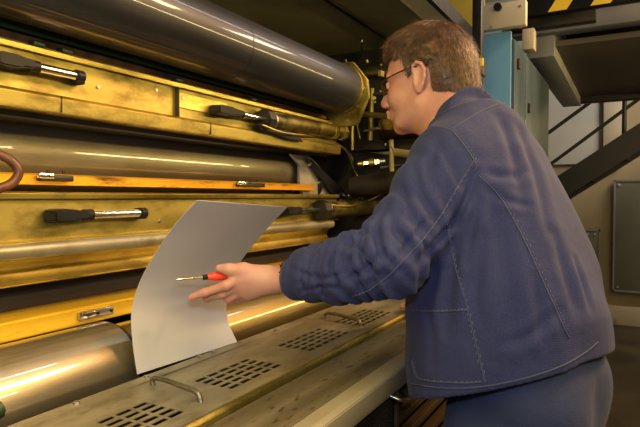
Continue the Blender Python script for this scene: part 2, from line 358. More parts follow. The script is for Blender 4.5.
# floor grating and kerb near the operator
g = empty('floor_grating', (2.2, -.35, 0), 'brown steel floor grating beside the operator, lower right', 'grating')
bm = bmesh.new()
for k in range(30): box(bm, (1.9+k*.035, -1.2, .002), (1.905+k*.035, .3, .03))
for k in range(32): box(bm, (1.9, -1.2+k*.05, .006), (2.93, -1.195+k*.05, .026))
bm_obj('bars', bm, M['wood_bar'], g)
bm = bmesh.new()
box(bm, (1.87, -1.23, .0), (1.9, .33, .034)); box(bm, (2.93, -1.23, .0), (2.96, .33, .034)); box(bm, (1.87, -1.23, 0), (2.96, -1.2, .034)); box(bm, (1.87, .3, 0), (2.96, .33, .034))
bm_obj('frame', bm, M['soot'], g)

# blue cabinet
X0 = 2.5; Yf = onX(511, 100, X0).y; zt = onX(500, 33, X0).z
cb = empty('electrical_cabinet', (3.1, Yf+.25, 0), 'tall blue and blue-grey steel cabinet standing behind the operator', 'cabinet')
X1 = onY(547, 100, Yf).x; Xm = onY(523, 100, Yf).x
bx('body', (X0+.004, Yf+.012, .06), (X1, Yf+.55, zt), M['bluegrey'], cb, .004)
bx('plinth', (X0+.03, Yf+.03, 0), (X1-.03, Yf+.53, .06), M['soot'], cb)
e_ = bx('end_panel', (X0-.012, Yf, .06), (X0+.004, Yf+.55, zt), M['blue'], cb, .003); e_['label'] = 'light blue end panel'
for xa, xb in ((X0+.01, Xm-.01), (Xm+.01, X1-.01)):
    d = bx('door', (xa, Yf-.012, .09), (xb, Yf+.012, zt-.03), M['bluegrey'], cb, .004)
    zk = 1.93 if xa < Xm else 1.78
    bx('lock', (xa+.05, Yf-.024, zk-.022), (xa+.08, Yf-.012, zk+.022), M['soot'], d, .003)
    bx('handle', (xa+.05, Yf-.03, 1.20), (xa+.075, Yf-.012, 1.32), M['soot'], d, .003)
# beige box on top
zb0 = onX(500, 31, 2.46).z; zb1 = onX(500, 3, 2.46).z
yb1 = onX(487, 10, 2.46).y; yb0 = onX(526, 10, 2.46).y
jb = empty('junction_box', (2.5, (yb0+yb1)/2, zb0), 'beige painted steel box on top of the blue cabinet', 'box')
bx('case', (2.46, yb0, zb0+.012), (2.50, yb1+.06, zb1), M['beige'], jb, .005)
p = onX(498, 7.5, 2.455); cy('cable_gland', (2.44, p.y, p.z), (2.462, p.y, p.z), .016, M['black'], jb, n=20)
for u, v in ((491, 27), (520, 27), (520, 6)):
    p = onX(u, v, 2.455); cy('screw', (2.455, p.y, p.z), (2.462, p.y, p.z), .005, M['steel'], jb, n=10)
bx('mounting_bracket', (3.0, onX(534, 40, 3.0).y, onX(530, 49, 3.0).z), (3.08, onX(522, 40, 3.0).y, onX(530, 28, 3.0).z), M['beige'], pf, .004)

# ================================================================ THE PRESS
XE = 1.92       # where the working width ends (operator-side frame)
XL = -1.0
pr = empty('printing_press', (.6, 1.1, 0), 'large yellow-lit printing press with steel rollers, rails and a vented deck', 'printing press')

# ---- deck
ZD = onY(20, 427, .81).z
zd = CAMZ-.345
yb, yf = .812, .575
def deck():
    bm = bmesh.new()
    banks = []
    for (ul, vl, ur, vr, nr) in ((88, 420, 150, 398, 5), (203, 383, 262, 357, 5), (291, 348, 340, 327, 5), (358, 325, 388, 309, 5)):
        p = onZ(ul, vl, zd); q = onZ(ur, vr, zd); banks.append((p.x, q.x))
    pitch = .0345; slot = .0285; y0 = .622; row = .0195; sw = .0110; nrow = 5
    xs = {XL, XE+.3}; holes = []
    for (x0, x1) in [(-.25, -.02), (.13, .36)] + [(b0, b1) for b0, b1 in banks]:
        n = int((x1-x0)/pitch)
        for k in range(n):
            xs.add(round(x0+k*pitch, 5)); xs.add(round(x0+k*pitch+slot, 5)); holes.append((round(x0+k*pitch, 5), round(x0+k*pitch+slot, 5)))
    xs = sorted(xs)
    ys = [yf]
    for r_ in range(nrow): ys += [y0+r_*row, y0+r_*row+sw]
    ys += [yb]
    hs = set(holes)
    V = {}
    def v(i, j):
        if (i, j) not in V: V[i, j] = bm.verts.new((xs[i], ys[j], zd))
        return V[i, j]
    for i in range(len(xs)-1):
        for j in range(len(ys)-1):
            if (xs[i], xs[i+1]) in hs and j % 2 == 1 and j < 2*nrow: continue
            bm.faces.new((v(i, j), v(i+1, j), v(i+1, j+1), v(i, j+1)))
    r_ = bmesh.ops.extrude_face_region(bm, geom=bm.faces[:])
    bmesh.ops.translate(bm, vec=(0, 0, -.0015), verts=[q for q in r_['geom'] if isinstance(q, bmesh.types.BMVert)])
    return bm_obj('deck_panel', bm, M['deck'], pr)
dk = deck(); dk['label'] = 'flat steel deck with banks of vent slots'
# make sure the deck's top is at zd
prism('slot_shade_sheet', [(yf+.02, zd-.055), (yb-.01, zd-.055), (yb-.01, zd-.045), (yf+.02, zd-.045)], XL, XE+.3, M['hole'], dk, 0)  # black sheet added so the slots read as shaded depth
prism('back_strip', [(yb-.03, zd), (yb-.002, zd), (yb-.002, zd+.0025), (yb-.03, zd+.0025)], XL, XE+.3, M['deck'], dk, .0006)
prism('front_lip', [(yf-.006, zd-.016), (yf+.006, zd-.016), (yf+.010, zd-.002), (yf+.006, zd+.0035), (yf-.002, zd+.004), (yf-.006, zd-.001)], XL, XE+.3, M['brass_dull'], dk, .001)
for (u, v) in ((75, 403), (145, 377), (198, 357), (212, 352), (240, 343), (275, 331), (310, 316)):
    p = onZ(u, v, zd+.003); y = min(p.y, yb-.014)
    cy('bolt', (p.x, y, zd+.0025), (p.x, y, zd+.0065), .0055, M['steel'], dk, n=6)
# deck handles
for (u0, v0, u1, v1) in ((153, 385, 201, 402), (326, 318, 361, 326)):
    p = onZ(u0, v0, zd); q = onZ(u1, v1, zd); h = .017
    d_ = q-p
    tube('deck_handle', [p+Vector((0, 0, -.002)), p+Vector((0, 0, .012)), p+d_*.22+Vector((0, 0, h)), p+d_*.6+Vector((0, 0, h*.95)), q-d_*.08+Vector((0, 0, .014)), q+Vector((0, 0, -.002))], .0048, M['gunmetal'], pr, sub=6)
# worn strip and pale ledge
prism('worn_strip', [(.456, zd-.012), (yf-.007, zd-.010), (yf-.007, zd-.06), (.456, zd-.06)], XL, XE+.3, M['strip'], pr, .001)
prism('ledge', [(.412, zd-.045), (.412, zd-.013), (.420, zd-.006), (.449, zd-.006), (.449, zd-.06), (.42, zd-.06)], XL, XE+.3, M['ledge'], pr, .0015)
# front under the ledge
xq = onY(395, 400, .43).x
bm = bmesh.new()
nx, nz = 130, 9
xa, xb = xq-1.3, xq
for i in range(131): box(bm, (xa+i*.01, .432, zd-.42), (xa+i*.01+.0045, .436, zd-.06))
for j in range(37): box(bm, (xa, .4315, zd-.42+j*.01), (xb, .4355, zd-.42+j*.01+.004))
o = bm_obj('perforated_panel', bm, M['soot'], pr); o['label'] = 'dark perforated side panel'
bx('panel_backing', (XL, .46, .12), (XE+.3, .47, zd-.06), M['hole'], pr, 0)
bx('corner_strip', (xq, .425, .12), (xq+.012, .44, zd-.06), M['wood_bar'], pr, .001)
for k, z in enumerate((zd-.085, zd-.135, zd-.185, zd-.24, zd-.30)):
    bx('lower_rail', (xq+.012, .432, z-.018), (XE+.3, .458, z), M['wood_bar'], pr, .003)
p = onY(405, 397, .40)
tube('side_handle', [p+Vector((-.03, .03, .01)), p+Vector((-.02, 0, .0)), p+Vector((.02, 0, -.008)), p+Vector((.045, .03, 0))], .004, M['steel'], pr)
bx('base_frame', (XL, .46, 0), (XE+.3, 1.6, zd-.08), M['soot'], pr, .004)

# ---- roller C (lower)
Yc = .945; rc = .094
zc = CAMZ - .382*Yc/.99+.0
zc = CAMZ - .352
xr = onY(130, 350, Yc-rc*.7).x
rl = cy('plate_roller', (XL, Yc, zc), (xr, Yc, zc), rc, M['roller'], pr, n=128, bev=.0015); rl['label'] = 'bright steel lower roller'
cy('roller_groove', (xr, Yc, zc), (xr+.012, Yc, zc), rc-.006, M['soot'], rl, n=96)
cy('roller_sleeve', (xr+.012, Yc, zc), (XE, Yc, zc), rc-.012, M['gold_roller'], rl, n=128, bev=.001)
# ---- yellow bar over roller C
Y = 1.0
prism('guard_bar', [(Y, ZZ(344, Y)), (Y, ZZ(324, Y)), (Y+.02, ZZ(322, Y)), (Y+.12, ZZ(322, Y)), (Y+.12, ZZ(344, Y))], XL, XE, M['yellow'], pr, .003)
p = onY(95, 314, Y-.004); q0 = onY(78, 317, Y-.004); q1 = onY(112, 309, Y-.004)
zl = (q0.z+q1.z)/2
lt = bx('latch_plate', (q0.x, Y-.010, zl-.009), (q1.x, Y-.001, zl+.009), M['steel'], pr, .002)
bx('latch_tab', (q0.x+.006, Y-.012, zl-.006), ((q0.x*.55+q1.x*.45), Y-.009, zl+.006), M['chrome'], lt, .001)
for fx in (.5, .9): cy('latch_screw', (q0.x+(q1.x-q0.x)*fx, Y-.014, zl), (q0.x+(q1.x-q0.x)*fx, Y-.009, zl), .003, M['black'], lt, n=12)
# dark blanket roller behind
Y = 1.16
cy('blanket_roller', (XL, Y, ZZ(306, 1.07)), (XE, Y, ZZ(306, 1.07)), .085, M['rubber_roller'], pr, n=64)
# lower rail family
Y = 1.0
lr = prism('lower_rail_panel', [(Y, ZZ(243, Y)), (Y, ZZ(199, Y)), (Y+.05, ZZ(199, Y)), (Y+.05, ZZ(243, Y))], XL, XE+.02, M['brass_dull'], pr)
prism('rail_lip', [(Y-.012, ZZ(199, Y)), (Y-.014, ZZ(193, Y)), (Y-.006, ZZ(191.5, Y)), (Y+.06, ZZ(191.5, Y)), (Y+.06, ZZ(199, Y))], XL, XE+.02, M['brass'], lr)
prism('rail_foot', [(Y-.010, ZZ(246, Y)), (Y-.010, ZZ(242, Y)), (Y+.04, ZZ(242, Y)), (Y+.04, ZZ(246, Y))], XL, XE+.02, M['brass'], lr)
zz = ZZ(253.5, .985); prism('drip_bar', [(.985+.013*math.cos(a), zz+.015*math.sin(a)) for a in [2*math.pi*k/20 for k in range(20)]], XL, XE-.05, M['deck'], pr, 0)
prism('curved_tray', [(1.0, ZZ(262, 1.0)), (1.012, ZZ(268, 1.0)), (1.016, ZZ(276, 1.0)), (1.006, ZZ(285, 1.0)), (.998, ZZ(287.5, 1.0)), (1.0, ZZ(289, 1.0)), (1.03, ZZ(289, 1.0)), (1.05, ZZ(262, 1.0))], XL, XE-.03, M['brass'], pr, .001)
# middle roller B
Yb_ = 1.21; rb_ = .092
zB = CAMZ + .078*Yb_
cyB = cy('impression_roller', (XL, Yb_, zB), (XE-.04, Yb_, zB), rb_, M['roller'], pr, n=128, bev=.002); cyB['label'] = 'bright steel middle roller'
cy('bearing_ring', (XE-.04, Yb_, zB), (XE-.015, Yb_, zB), rb_+.002, M['black'], cyB, n=64)
cy('bearing_ring', (XE-.075, Yb_, zB), (XE-.07, Yb_, zB), rb_+.0008, M['soot'], cyB, n=64)
# orange bar
Y = 1.07
ob = prism('scraper_bar', [(Y, ZZ(184, Y)), (Y-.003, ZZ(174, Y)), (Y+.015, ZZ(171.5, Y)), (Y+.02, ZZ(184, Y))], XL, XE-.03, M['orange'], pr, .001)
for (u0, v0, u1, v1) in ((36, 177, 70, 177), (236, 184, 262, 185)):
    a = onY(u0, v0, Y-.006); b = onY(u1, v1, Y-.006)
    c = bx('clamp', (a.x, Y-.02, a.z-.008), (b.x, Y-.004, a.z+.005), M['soot'], pr, .003)
    bx('clamp_jaw', (a.x-.004, Y-.022, a.z-.003), (a.x*.6+b.x*.4, Y-.012, a.z+.008), M['chrome'], c, .002)
    for fx in (.3, .75): cy('clamp_screw', (a.x+(b.x-a.x)*fx, Y-.012, a.z+.009), (a.x+(b.x-a.x)*fx, Y-.012, a.z+.015), .0035, M['soot'], c, n=10)
# upper rail
Y = 1.0
ur = prism('upper_rail_panel', [(Y, ZZ(90, Y)), (Y, ZZ(43, Y)), (Y+.03, ZZ(43, Y)), (Y+.03, ZZ(90, Y))], XL, XE+.02, M['brass_dull'], pr)
prism('rail_lip', [(Y-.012, ZZ(45, Y)), (Y-.012, ZZ(40, Y)), (Y, ZZ(37, Y)), (Y+.05, ZZ(37, Y)), (Y+.05, ZZ(45, Y))], XL, XE+.02, M['brass'], ur)
prism('rail_foot', [(Y-.016, ZZ(106, Y)), (Y-.02, ZZ(90, Y)), (Y-.012, ZZ(86, Y)), (Y+.03, ZZ(86, Y)), (Y+.05, ZZ(106, Y))], XL, XE+.02, M['brass'], ur)
for (u, v) in ((98, 87), (156, 90)):
    p = onY(u, v, Y); cy('bolt', (p.x, Y-.003, p.z), (p.x, Y+.002, p.z), .004, M['steel'], ur, n=12)
a = onY(176, 92, Y); b = onY(222, 108, Y)
bm = bmesh.new(); za = ZZ(51, Y); zb = ZZ(72, Y)
box(bm, (a.x, Y-.003, zb), (b.x+.02, Y+.002, za), .0008)
ob_ = bm_obj('name_plate_blank', bm, M['brass'], ur); ob_.name = 'cover_plate'
bx('rail_joint', (a.x-.004, Y-.0125, ZZ(88, Y)), (a.x-.001, Y+.001, ZZ(45, Y)), M['soot'], ur, 0)
p = onY(180, 93, Y-.004); cy('bolt', (p.x+.01, Y-.006, za-.012), (p.x+.01, Y-.002, za-.012), .004, M['steel'], ur, n=12)
for u in (55, 205):
    q = onY(u, 100+u*.12, Y); bx('rail_joint', (q.x, Y-.0205, ZZ(105, Y)), (q.x+.0015, Y-.010, ZZ(88, Y)), M['soot'], ur, 0)
# lower rail bolt
p = onY(160, 221, 1.0); cy('bolt', (p.x, .997, p.z), (p.x, 1.002, p.z), .004, M['steel'], lr, n=12)
# back frame, and a black strip standing for the shadow under the upper rail
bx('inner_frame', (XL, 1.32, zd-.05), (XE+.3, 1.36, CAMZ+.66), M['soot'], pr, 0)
prism('recess_shade', [(1.03, ZZ(107, 1.03)), (1.03, ZZ(114, 1.03)), (1.15, ZZ(106, 1.15)), (1.15, ZZ(98, 1.15))], XL, XE, M['soot'], pr, 0)

# roller A
ang = R(22.9); D = 1.02; YA = D*math.cos(ang); ZA = CAMZ+D*math.sin(ang); RA = D*math.sin(R(4.9))
xA = onY(344, 84, YA-.02).x; xj = onY(236, 30, YA-.03).x
ca = cy('form_roller', (XL, YA, ZA), (xA, YA, ZA), RA, M['roller_dark'], pr, n=128, bev=.001); ca['label'] = 'dark steel upper roller'
cy('joint_ring', (xj-.001, YA, ZA), (xj+.002, YA, ZA), RA+.0006, M['soot'], ca, n=96)
cy('end_collar', (xA, YA, ZA), (xA+.02, YA, ZA), RA+.004, M['brass_dull'], ca, n=96, bev=.003)
# end bearing bracket of roller A
bm = bmesh.new()
xx = xA+.02
prof = [(YA-RA-.012, ZA+.03), (YA-RA*.5, ZA+RA+.012), (YA+RA, ZA+RA+.012), (YA+RA+.03, ZA-.02), (YA+.03, ZA-RA-.05), (YA-.06, ZA-RA-.045), (YA-RA-.02, ZA-RA*.35)]
eb = prism('roller_bracket', prof, xx, xx+.022, M['brass_dull'], pr, .002)
for (dy, dz) in ((-RA-.006, -.005), (-RA*.72, -RA*.75), (-.02, -RA-.028), (-RA*.4, RA*.8)):
    cy('bracket_bolt', (xx-.006, YA+dy, ZA+dz), (xx+.001, YA+dy, ZA+dz), .006, M['steel'], eb, n=6)
# top edge beam above roller A, green apron and rusty rail below it
zt_ = onY(200, 13, 1.08).z
tb = prism('top_guard', [(1.03, ZZ(-40, 1.03)-.004), (1.03, ZZ(-40, 1.03)+.012), (1.1, ZZ(-40, 1.03)+.012), (1.1, ZZ(-40, 1.03)-.004)], XL, xj, M['brass_dull'], pr)
for u, v in ((186, 3), (215, 16), (238, 23)):
    p = onY(u, v, 1.04); bx('guard_lug', (p.x-.006, 1.02, p.z-.02), (p.x+.006, 1.05, p.z+.01), M['brass_dull'], tb, .002)
prism('green_apron', [(1.02, ZZ(26, 1.02)), (1.02, ZZ(17, 1.02)), (1.09, ZZ(8, 1.09)), (1.12, ZZ(26, 1.12))], XL, XE, M['green'], pr)
prism('rusty_rail', [(1.035, ZZ(36, 1.035)), (1.03, ZZ(29, 1.03)), (1.06, ZZ(26, 1.06)), (1.12, ZZ(36, 1.12))], XL, XE, M['rust'], pr)
for u, v in ((40, 46), (68, 51), (180, 73), (255, 100)):
    p = onY(u, v-2, 1.0); bx('apron_clip', (p.x-.012, 1.0, ZZ(36, 1.0)), (p.x+.012, 1.02, ZZ(30, 1.0)), M['green'], pr, .002)

# hood overhead
zh = CAMZ+.85
hd = prism('hood', [(onZ(427, 0, zh-.03).y-.002, zh+.02), (onZ(427, 0, zh-.03).y-.002, zh), (2.2, zh), (2.2, zh+.04)], XL, onZ(470, 42, zh-.03).x, M['hood'], pr, .001)
y1 = zh-CAMZ
def yline(u, v, z): return onZ(u, v, z).y
prism('hood_channel', [(yline(330, 0, zh)-.012, zh-.012), (yline(330, 0, zh)+.012, zh-.012), (yline(330, 0, zh)+.012, zh+.001), (yline(330, 0, zh)-.012, zh+.001)], XL, onZ(470, 42, zh-.03).x, M['soot'], hd, .001)
cl = yline(399, 0, zh-.03); cr = yline(427, 0, zh-.03)
prism('cross_beam', [(cl, zh-.03), (cr, zh-.03), (cr, zh), (cl, zh)], XL, onZ(470, 42, zh-.03).x, M['cream_beam'], hd, .003)
prism('beam_edge', [(cr-.024, zh-.038), (cr-.003, zh-.038), (cr-.003, zh+.03), (cr-.024, zh+.03)], XL, onZ(470, 42, zh-.03).x, M['black'], hd, .001)
p0 = onZ(362, 42, zh); 
a = onZ(362, 40, zh); b = onZ(366, 57, zh); c = onZ(392, 56, zh)
tube('hood_handle', [Vector((a.x, a.y, zh+.002)), Vector((a.x, a.y, zh-.02)), Vector((b.x-.01, b.y, zh-.03)), Vector((c.x, c.y, zh-.03)), Vector((c.x+.03, c.y, zh+.002))], .006, M['steel'], hd)
bx('gable_panel', (3.14, onX(474, 20, 3.14).y-.05, CAMZ+.80), (3.18, 1.15, CAMZ+1.7), M['olive'], pr, .003)
xh_ = onZ(470, 42, zh-.03).x; bx('rear_panel', (xh_+.002, 1.16, .1), (xh_+.05, 2.2, CAMZ+1.2), M['soot'], pr, .003)
# upright post at the machine end, ahead of the blue cabinet
p = onX(476, 60, 2.25)
bx('end_post', (2.22, onX(481, 40, 2.22).y, 0), (2.27, onX(472, 40, 2.22).y, CAMZ+1.2), M['black'], pr, .003)
bx('post_fitting', (2.18, onX(484, 68, 2.2).y, onX(480, 76, 2.2).z), (2.24, onX(470, 68, 2.2).y, onX(480, 60, 2.2).z), M['soot'], pr, .006)
bx('post_tag', (2.17, onX(483, 68, 2.17).y, onX(480, 66, 2.17).z), (2.18, onX(475, 68, 2.17).y, onX(480, 58, 2.17).z), M['hazard_y'], pr, .002)

# ---- operator side frame and its clutter (beyond the roller ends)
bx('side_frame', (XE+.30, .62, .1), (XE+.36, 1.6, CAMZ+.56), M['soot'], pr, .004)
# roller B end bracket: silver plate with black diagonal bar
xs_ = XE-.02
def plate_poly(name, pts, Y, th, mat, parent, bev=.001):
    P = [onY(u, v, Y) for u, v in pts]
    if max(q.x for q in P) > 2.32: P = [onX(u, v, 2.13) for u, v in pts]
    bm = bmesh.new()
    a = [bm.verts.new(q) for q in P]; b = [bm.verts.new(q+Vector((0, th, 0))) for q in P]; n = len(a)
    bm.faces.new(a); bm.faces.new(b[::-1])
    for i in range(n): bm.faces.new((a[i], b[i], b[(i+1) % n], a[(i+1) % n]))
    bmesh.ops.recalc_face_normals(bm, faces=bm.faces[:])
    bmesh.ops.bevel(bm, geom=bm.edges[:], offset=bev, segments=1, affect='EDGES')
    return bm_obj(name, bm, mat, parent, angle=30)
sp = plate_poly('end_plate', [(291, 154), (309, 155), (346, 196), (304, 196), (300, 186), (300, 165)], 1.09, .012, M['grey_plate'], pr); sp['label'] = 'silver triangular end plate'
db = plate_poly('diagonal_arm', [(306, 158), (313, 160), (345, 191), (340, 197), (332, 194)], 1.07, .014, M['black'], pr, .003)
for u, v in ((308.5, 164), (318, 182.5), (340, 194.5)):
    p = onY(u, v, 1.066); cy('arm_bolt', (p.x, 1.056, p.z), (p.x, 1.068, p.z), .0065, M['chrome'], db, n=16)

# lock handles and pneumatic cylinders
def cl(u, v, Y, lim=2.17):
    p = onY(u, v, Y)
    return p if p.x < lim else onX(u, v, lim-.02-((u*7+v*3) % 5)*.012)
def lock_handle(u0, v0, u1, v1, u2, v2, Yh, cyl_to=None):
    """black grip block u0..u1, bright rod u1..u2 on the rail face"""
    a = onY(u0, v0, Yh-.02); b = onY(u1, v1, Yh-.02); c = onY(u2, v2, Yh-.02)
    z = (a.z+c.z)/2
    t = bpy.data.objects.new('lock_handle', None); C.objects.link(t); t.location = (a.x, Yh, z); t.parent = pr
    t.matrix_parent_inverse = pr.matrix_world.inverted(); bpy.context.view_layer.update()
    bm = bmesh.new(); L = b.x-a.x
    prof = [(0, -.010), (L*.12, -.013), (L*.6, -.0125), (L*.72, -.0085), (L, -.0085), (L*1.03, 0), (L, .0085), (L*.72, .009), (L*.58, .012), (L*.10, .012), (0, .008)]
    f = [bm.verts.new((a.x+x, Yh-.040, z+zz_)) for x, zz_ in prof]; g_ = [bm.verts.new((a.x+x, Yh-.001, z+zz_*1.15)) for x, zz_ in prof]
    n = len(prof); bm.faces.new(f); bm.faces.new(g_[::-1])
    for i in range(n): bm.faces.new((f[i], g_[i], g_[(i+1) % n], f[(i+1) % n]))
    bmesh.ops.recalc_face_normals(bm, faces=bm.faces[:])
    bmesh.ops.bevel(bm, geom=bm.edges[:], offset=.003, segments=2, affect='EDGES')
    bm_obj('grip', bm, M['black'], t, angle=30)
    cy('collar', (b.x-.004, Yh-.022, z), (b.x+.018, Yh-.022, z), .0115, M['black'], t, n=24, bev=.001)
    cy('rod', (b.x+.01, Yh-.022, z), (c.x, Yh-.022, z), .0092, M['chrome'], t, n=24)
    if not cyl_to:
        cy('end_cap', (c.x-.012, Yh-.022, z), (c.x+.008, Yh-.022, z), .0125, M['black'], t, n=24, bev=.002)
        bx('end_bracket', (c.x-.006, Yh-.022, z-.014), (c.x+.014, Yh, z+.012), M['black'], t, .003)
    return t, Vector((c.x, Yh-.022, z))
lock_handle(-8, 62, 29, 66, 79, 73, 1.0)
lock_handle(49, 216, 84, 215, 142, 213, 1.0)
_, e1 = lock_handle(214, 110, 238, 113, 262, 118, 1.0, True)
_, e2 = lock_handle(283, 209, 297, 209, 318, 211, 1.0, True)
def pneu(p0, p1, r, name='pneumatic_cylinder'):
    t = bpy.data.objects.new(name, None); C.objects.link(t); t.location = p0; t.parent = pr
    t.matrix_parent_inverse = pr.matrix_world.inverted(); bpy.context.view_layer.update()
    d = (p1-p0).normalized(); L = (p1-p0).length
    cy('head_block', p0-d*.01, p0+d*.03, r*1.22, M['soot'], t, n=8, bev=.003)
    cy('head_ring', p0+d*.028, p0+d*.04, r*1.1, M['steel'], t, n=32, bev=.002)
    cy('barrel', p0+d*.03, p1-d*.03, r, M['barrel'], t, n=40)
    for k in range(3): cy('clamp_band', p0+d*(L*.8+.012*k), p0+d*(L*.8+.006+.012*k), r*1.12, M['brass'], t, n=40, bev=.001)
    cy('tail_block', p1-d*.035, p1, r*1.15, M['brass'], t, n=8, bev=.004)
    return t
pneu(e1+Vector((.004, -.002, -.002)), Vector((onY(338, 133, 1.0).x, .978, onY(338, 133, 1.0).z)), .0265)
pneu(e2+Vector((.004, -.004, -.002)), Vector((onY(388, 206, .95).x, .93, onY(388, 206, .95).z)), .030)
# black lever under the upper cylinder
plate_poly('release_lever', [(258, 124), (272, 122), (296, 133), (304, 142), (290, 140), (276, 135), (262, 131)], .965, .014, M['black'], pr, .003)

# hoses, fittings, gears
def hose(pts, Y, r, mat, name='hose'):
    return tube(name, [cl(u, v, y) for (u, v), y in zip(pts, Y if isinstance(Y, (list, tuple)) else [Y]*len(pts))], r, mat, pr, n=12)
hose([(-14, 195), (-2, 189), (12, 183), (18.5, 172), (10, 160), (-6, 153), (-22, 150)], [.97, .965, .96, .955, .96, .97, .98], .0085, M['hose_brown'], 'loop_hose')
hose([(262, 125), (285, 133), (322, 138), (345, 150), (355, 172), (360, 180)], [.96, .95, 1.0, 1.02, 1.05, 1.1], .0035, M['brass_dull'], 'thin_hose')
hose([(330, 205), (350, 206), (372, 199), (392, 188), (410, 180)], [.95, .93, .93, .93, .93], .004, M['brass_dull'], 'thin_hose')
hose([(368, 192), (380, 180), (400, 172), (430, 166)], .98, .006, M['barrel'])
hose([(340, 200), (352, 202), (366, 192), (376, 183), (395, 178)], .97, .0045, M['barrel'], 'thin_hose')
hose([(352, 202), (358, 185), (366, 178), (400, 170)], 1.1, .009, M['hose_black'])
hose([(350, 92), (356, 112), (357, 124), (360, 139)], 1.12, .003, M['brass_dull'], 'thin_hose')
hose([(380, 168), (400, 165), (430, 160)], 1.05, .007, M['hose_black'])
hose([(345, 60), (352, 84), (372, 94), (395, 90)], 1.15, .008, M['hose_black'])
hose([(322, 150), (330, 140), (352, 158), (346, 178)], 1.12, .006, M['hose_black'])
def fitting(u0, v0, u1, v1, Y, r, mats, name='hose_fitting'):
    p0 = cl(u0, v0, Y); p1 = cl(u1, v1, Y); d = (p1-p0); n = len(mats)
    root = None
    for k, (mm, rr) in enumerate(mats):
        o = cy(name if root is None else 'fitting_nut', p0+d*(k/n), p0+d*((k+1)/n-.02), r*rr, mm, root or pr, n=6 if k % 2 else 24, bev=.001)
        root = root or o
fitting(358, 164, 386, 161, 1.03, .015, [(M['brass'], .8), (M['chrome'], .95), (M['brass_dull'], 1.2), (M['chrome'], 1.15), (M['steel'], .9)])
fitting(364, 131, 382, 127, 1.08, .007, [(M['steel'], .7), (M['chrome'], 1), (M['steel'], .8)])
fitting(388, 196, 402, 190, .95, .010, [(M['brass'], 1), (M['brass'], 1.3), (M['brass_dull'], .9)])
plate_poly('gear_guard', [(338, 136), (393, 146), (394, 152), (340, 150)], 1.07, .03, M['soot'], pr, .003)
plate_poly('small_tag', [(354, 106), (360, 103), (365, 106), (359, 111)], 1.1, .004, M['brass'], pr, .0005)
plate_poly('yellow_block', [(384, 120), (400, 112), (430, 132), (425, 138), (386, 139)], 1.08, .03, M['brass'], pr, .003)
plate_poly('label_strip', [(361, 195), (371, 194), (371, 197), (361, 198)], 1.02, .003, M['steel'], pr, .0005)
# big gear drum at right behind hoses
p = onY(372, 186, 1.2); cy('end_drum', cl(352, 187, 1.1, 2.1), cl(425, 178, 1.1, 2.16), .042, M['soot'], pr, n=48, bev=.004)
cy('drum_flange', (XE+.03, 1.16, p.z), (XE+.05, 1.16, p.z), .085, M['soot'], pr, n=64, bev=.002)
for k in range(26):
    u = random.uniform(338, 425); v = random.uniform(60, 205); Yk = random.uniform(1.12, 1.28)
    p = cl(u, v, Yk); s = random.uniform(.006, .014)
    if random.random() < .5: cy('bolt_head', p, p+Vector((.02, .008, 0)), s*.6, random.choice([M['brass_dull'], M['soot'], M['steel']]), pr, n=6, bev=.001)
    else: bx('small_block', p-Vector((s, s*.6, s)), p+Vector((s*1.4, s*.6, s*.8)), random.choice([M['soot'], M['hood'], M['brass_dull'], M['soot']]), pr, .002)
for (u0, v0, u1, v1, Yk, r_) in ((345, 112, 400, 118, 1.2, .012), (350, 75, 420, 70, 1.22, .014), (345, 145, 420, 156, 1.2, .016), (352, 90, 352, 150, 1.16, .009), (390, 100, 392, 175, 1.15, .010), (372, 88, 370, 140, 1.2, .011)):
    cy('cross_rod', cl(u0, v0, Yk, 2.19), cl(u1, v1, Yk, 2.19), r_, random.choice([M['soot'], M['brass_dull'], M['hood']]), pr, n=20)
# green knob at the very left
p = onY(-3, 408, .86)
cy('rubber_knob', p+Vector((-.03, 0, -.01)), p+Vector((.006, 0, .0)), .016, M['green'], pr, n=24, bev=.004)

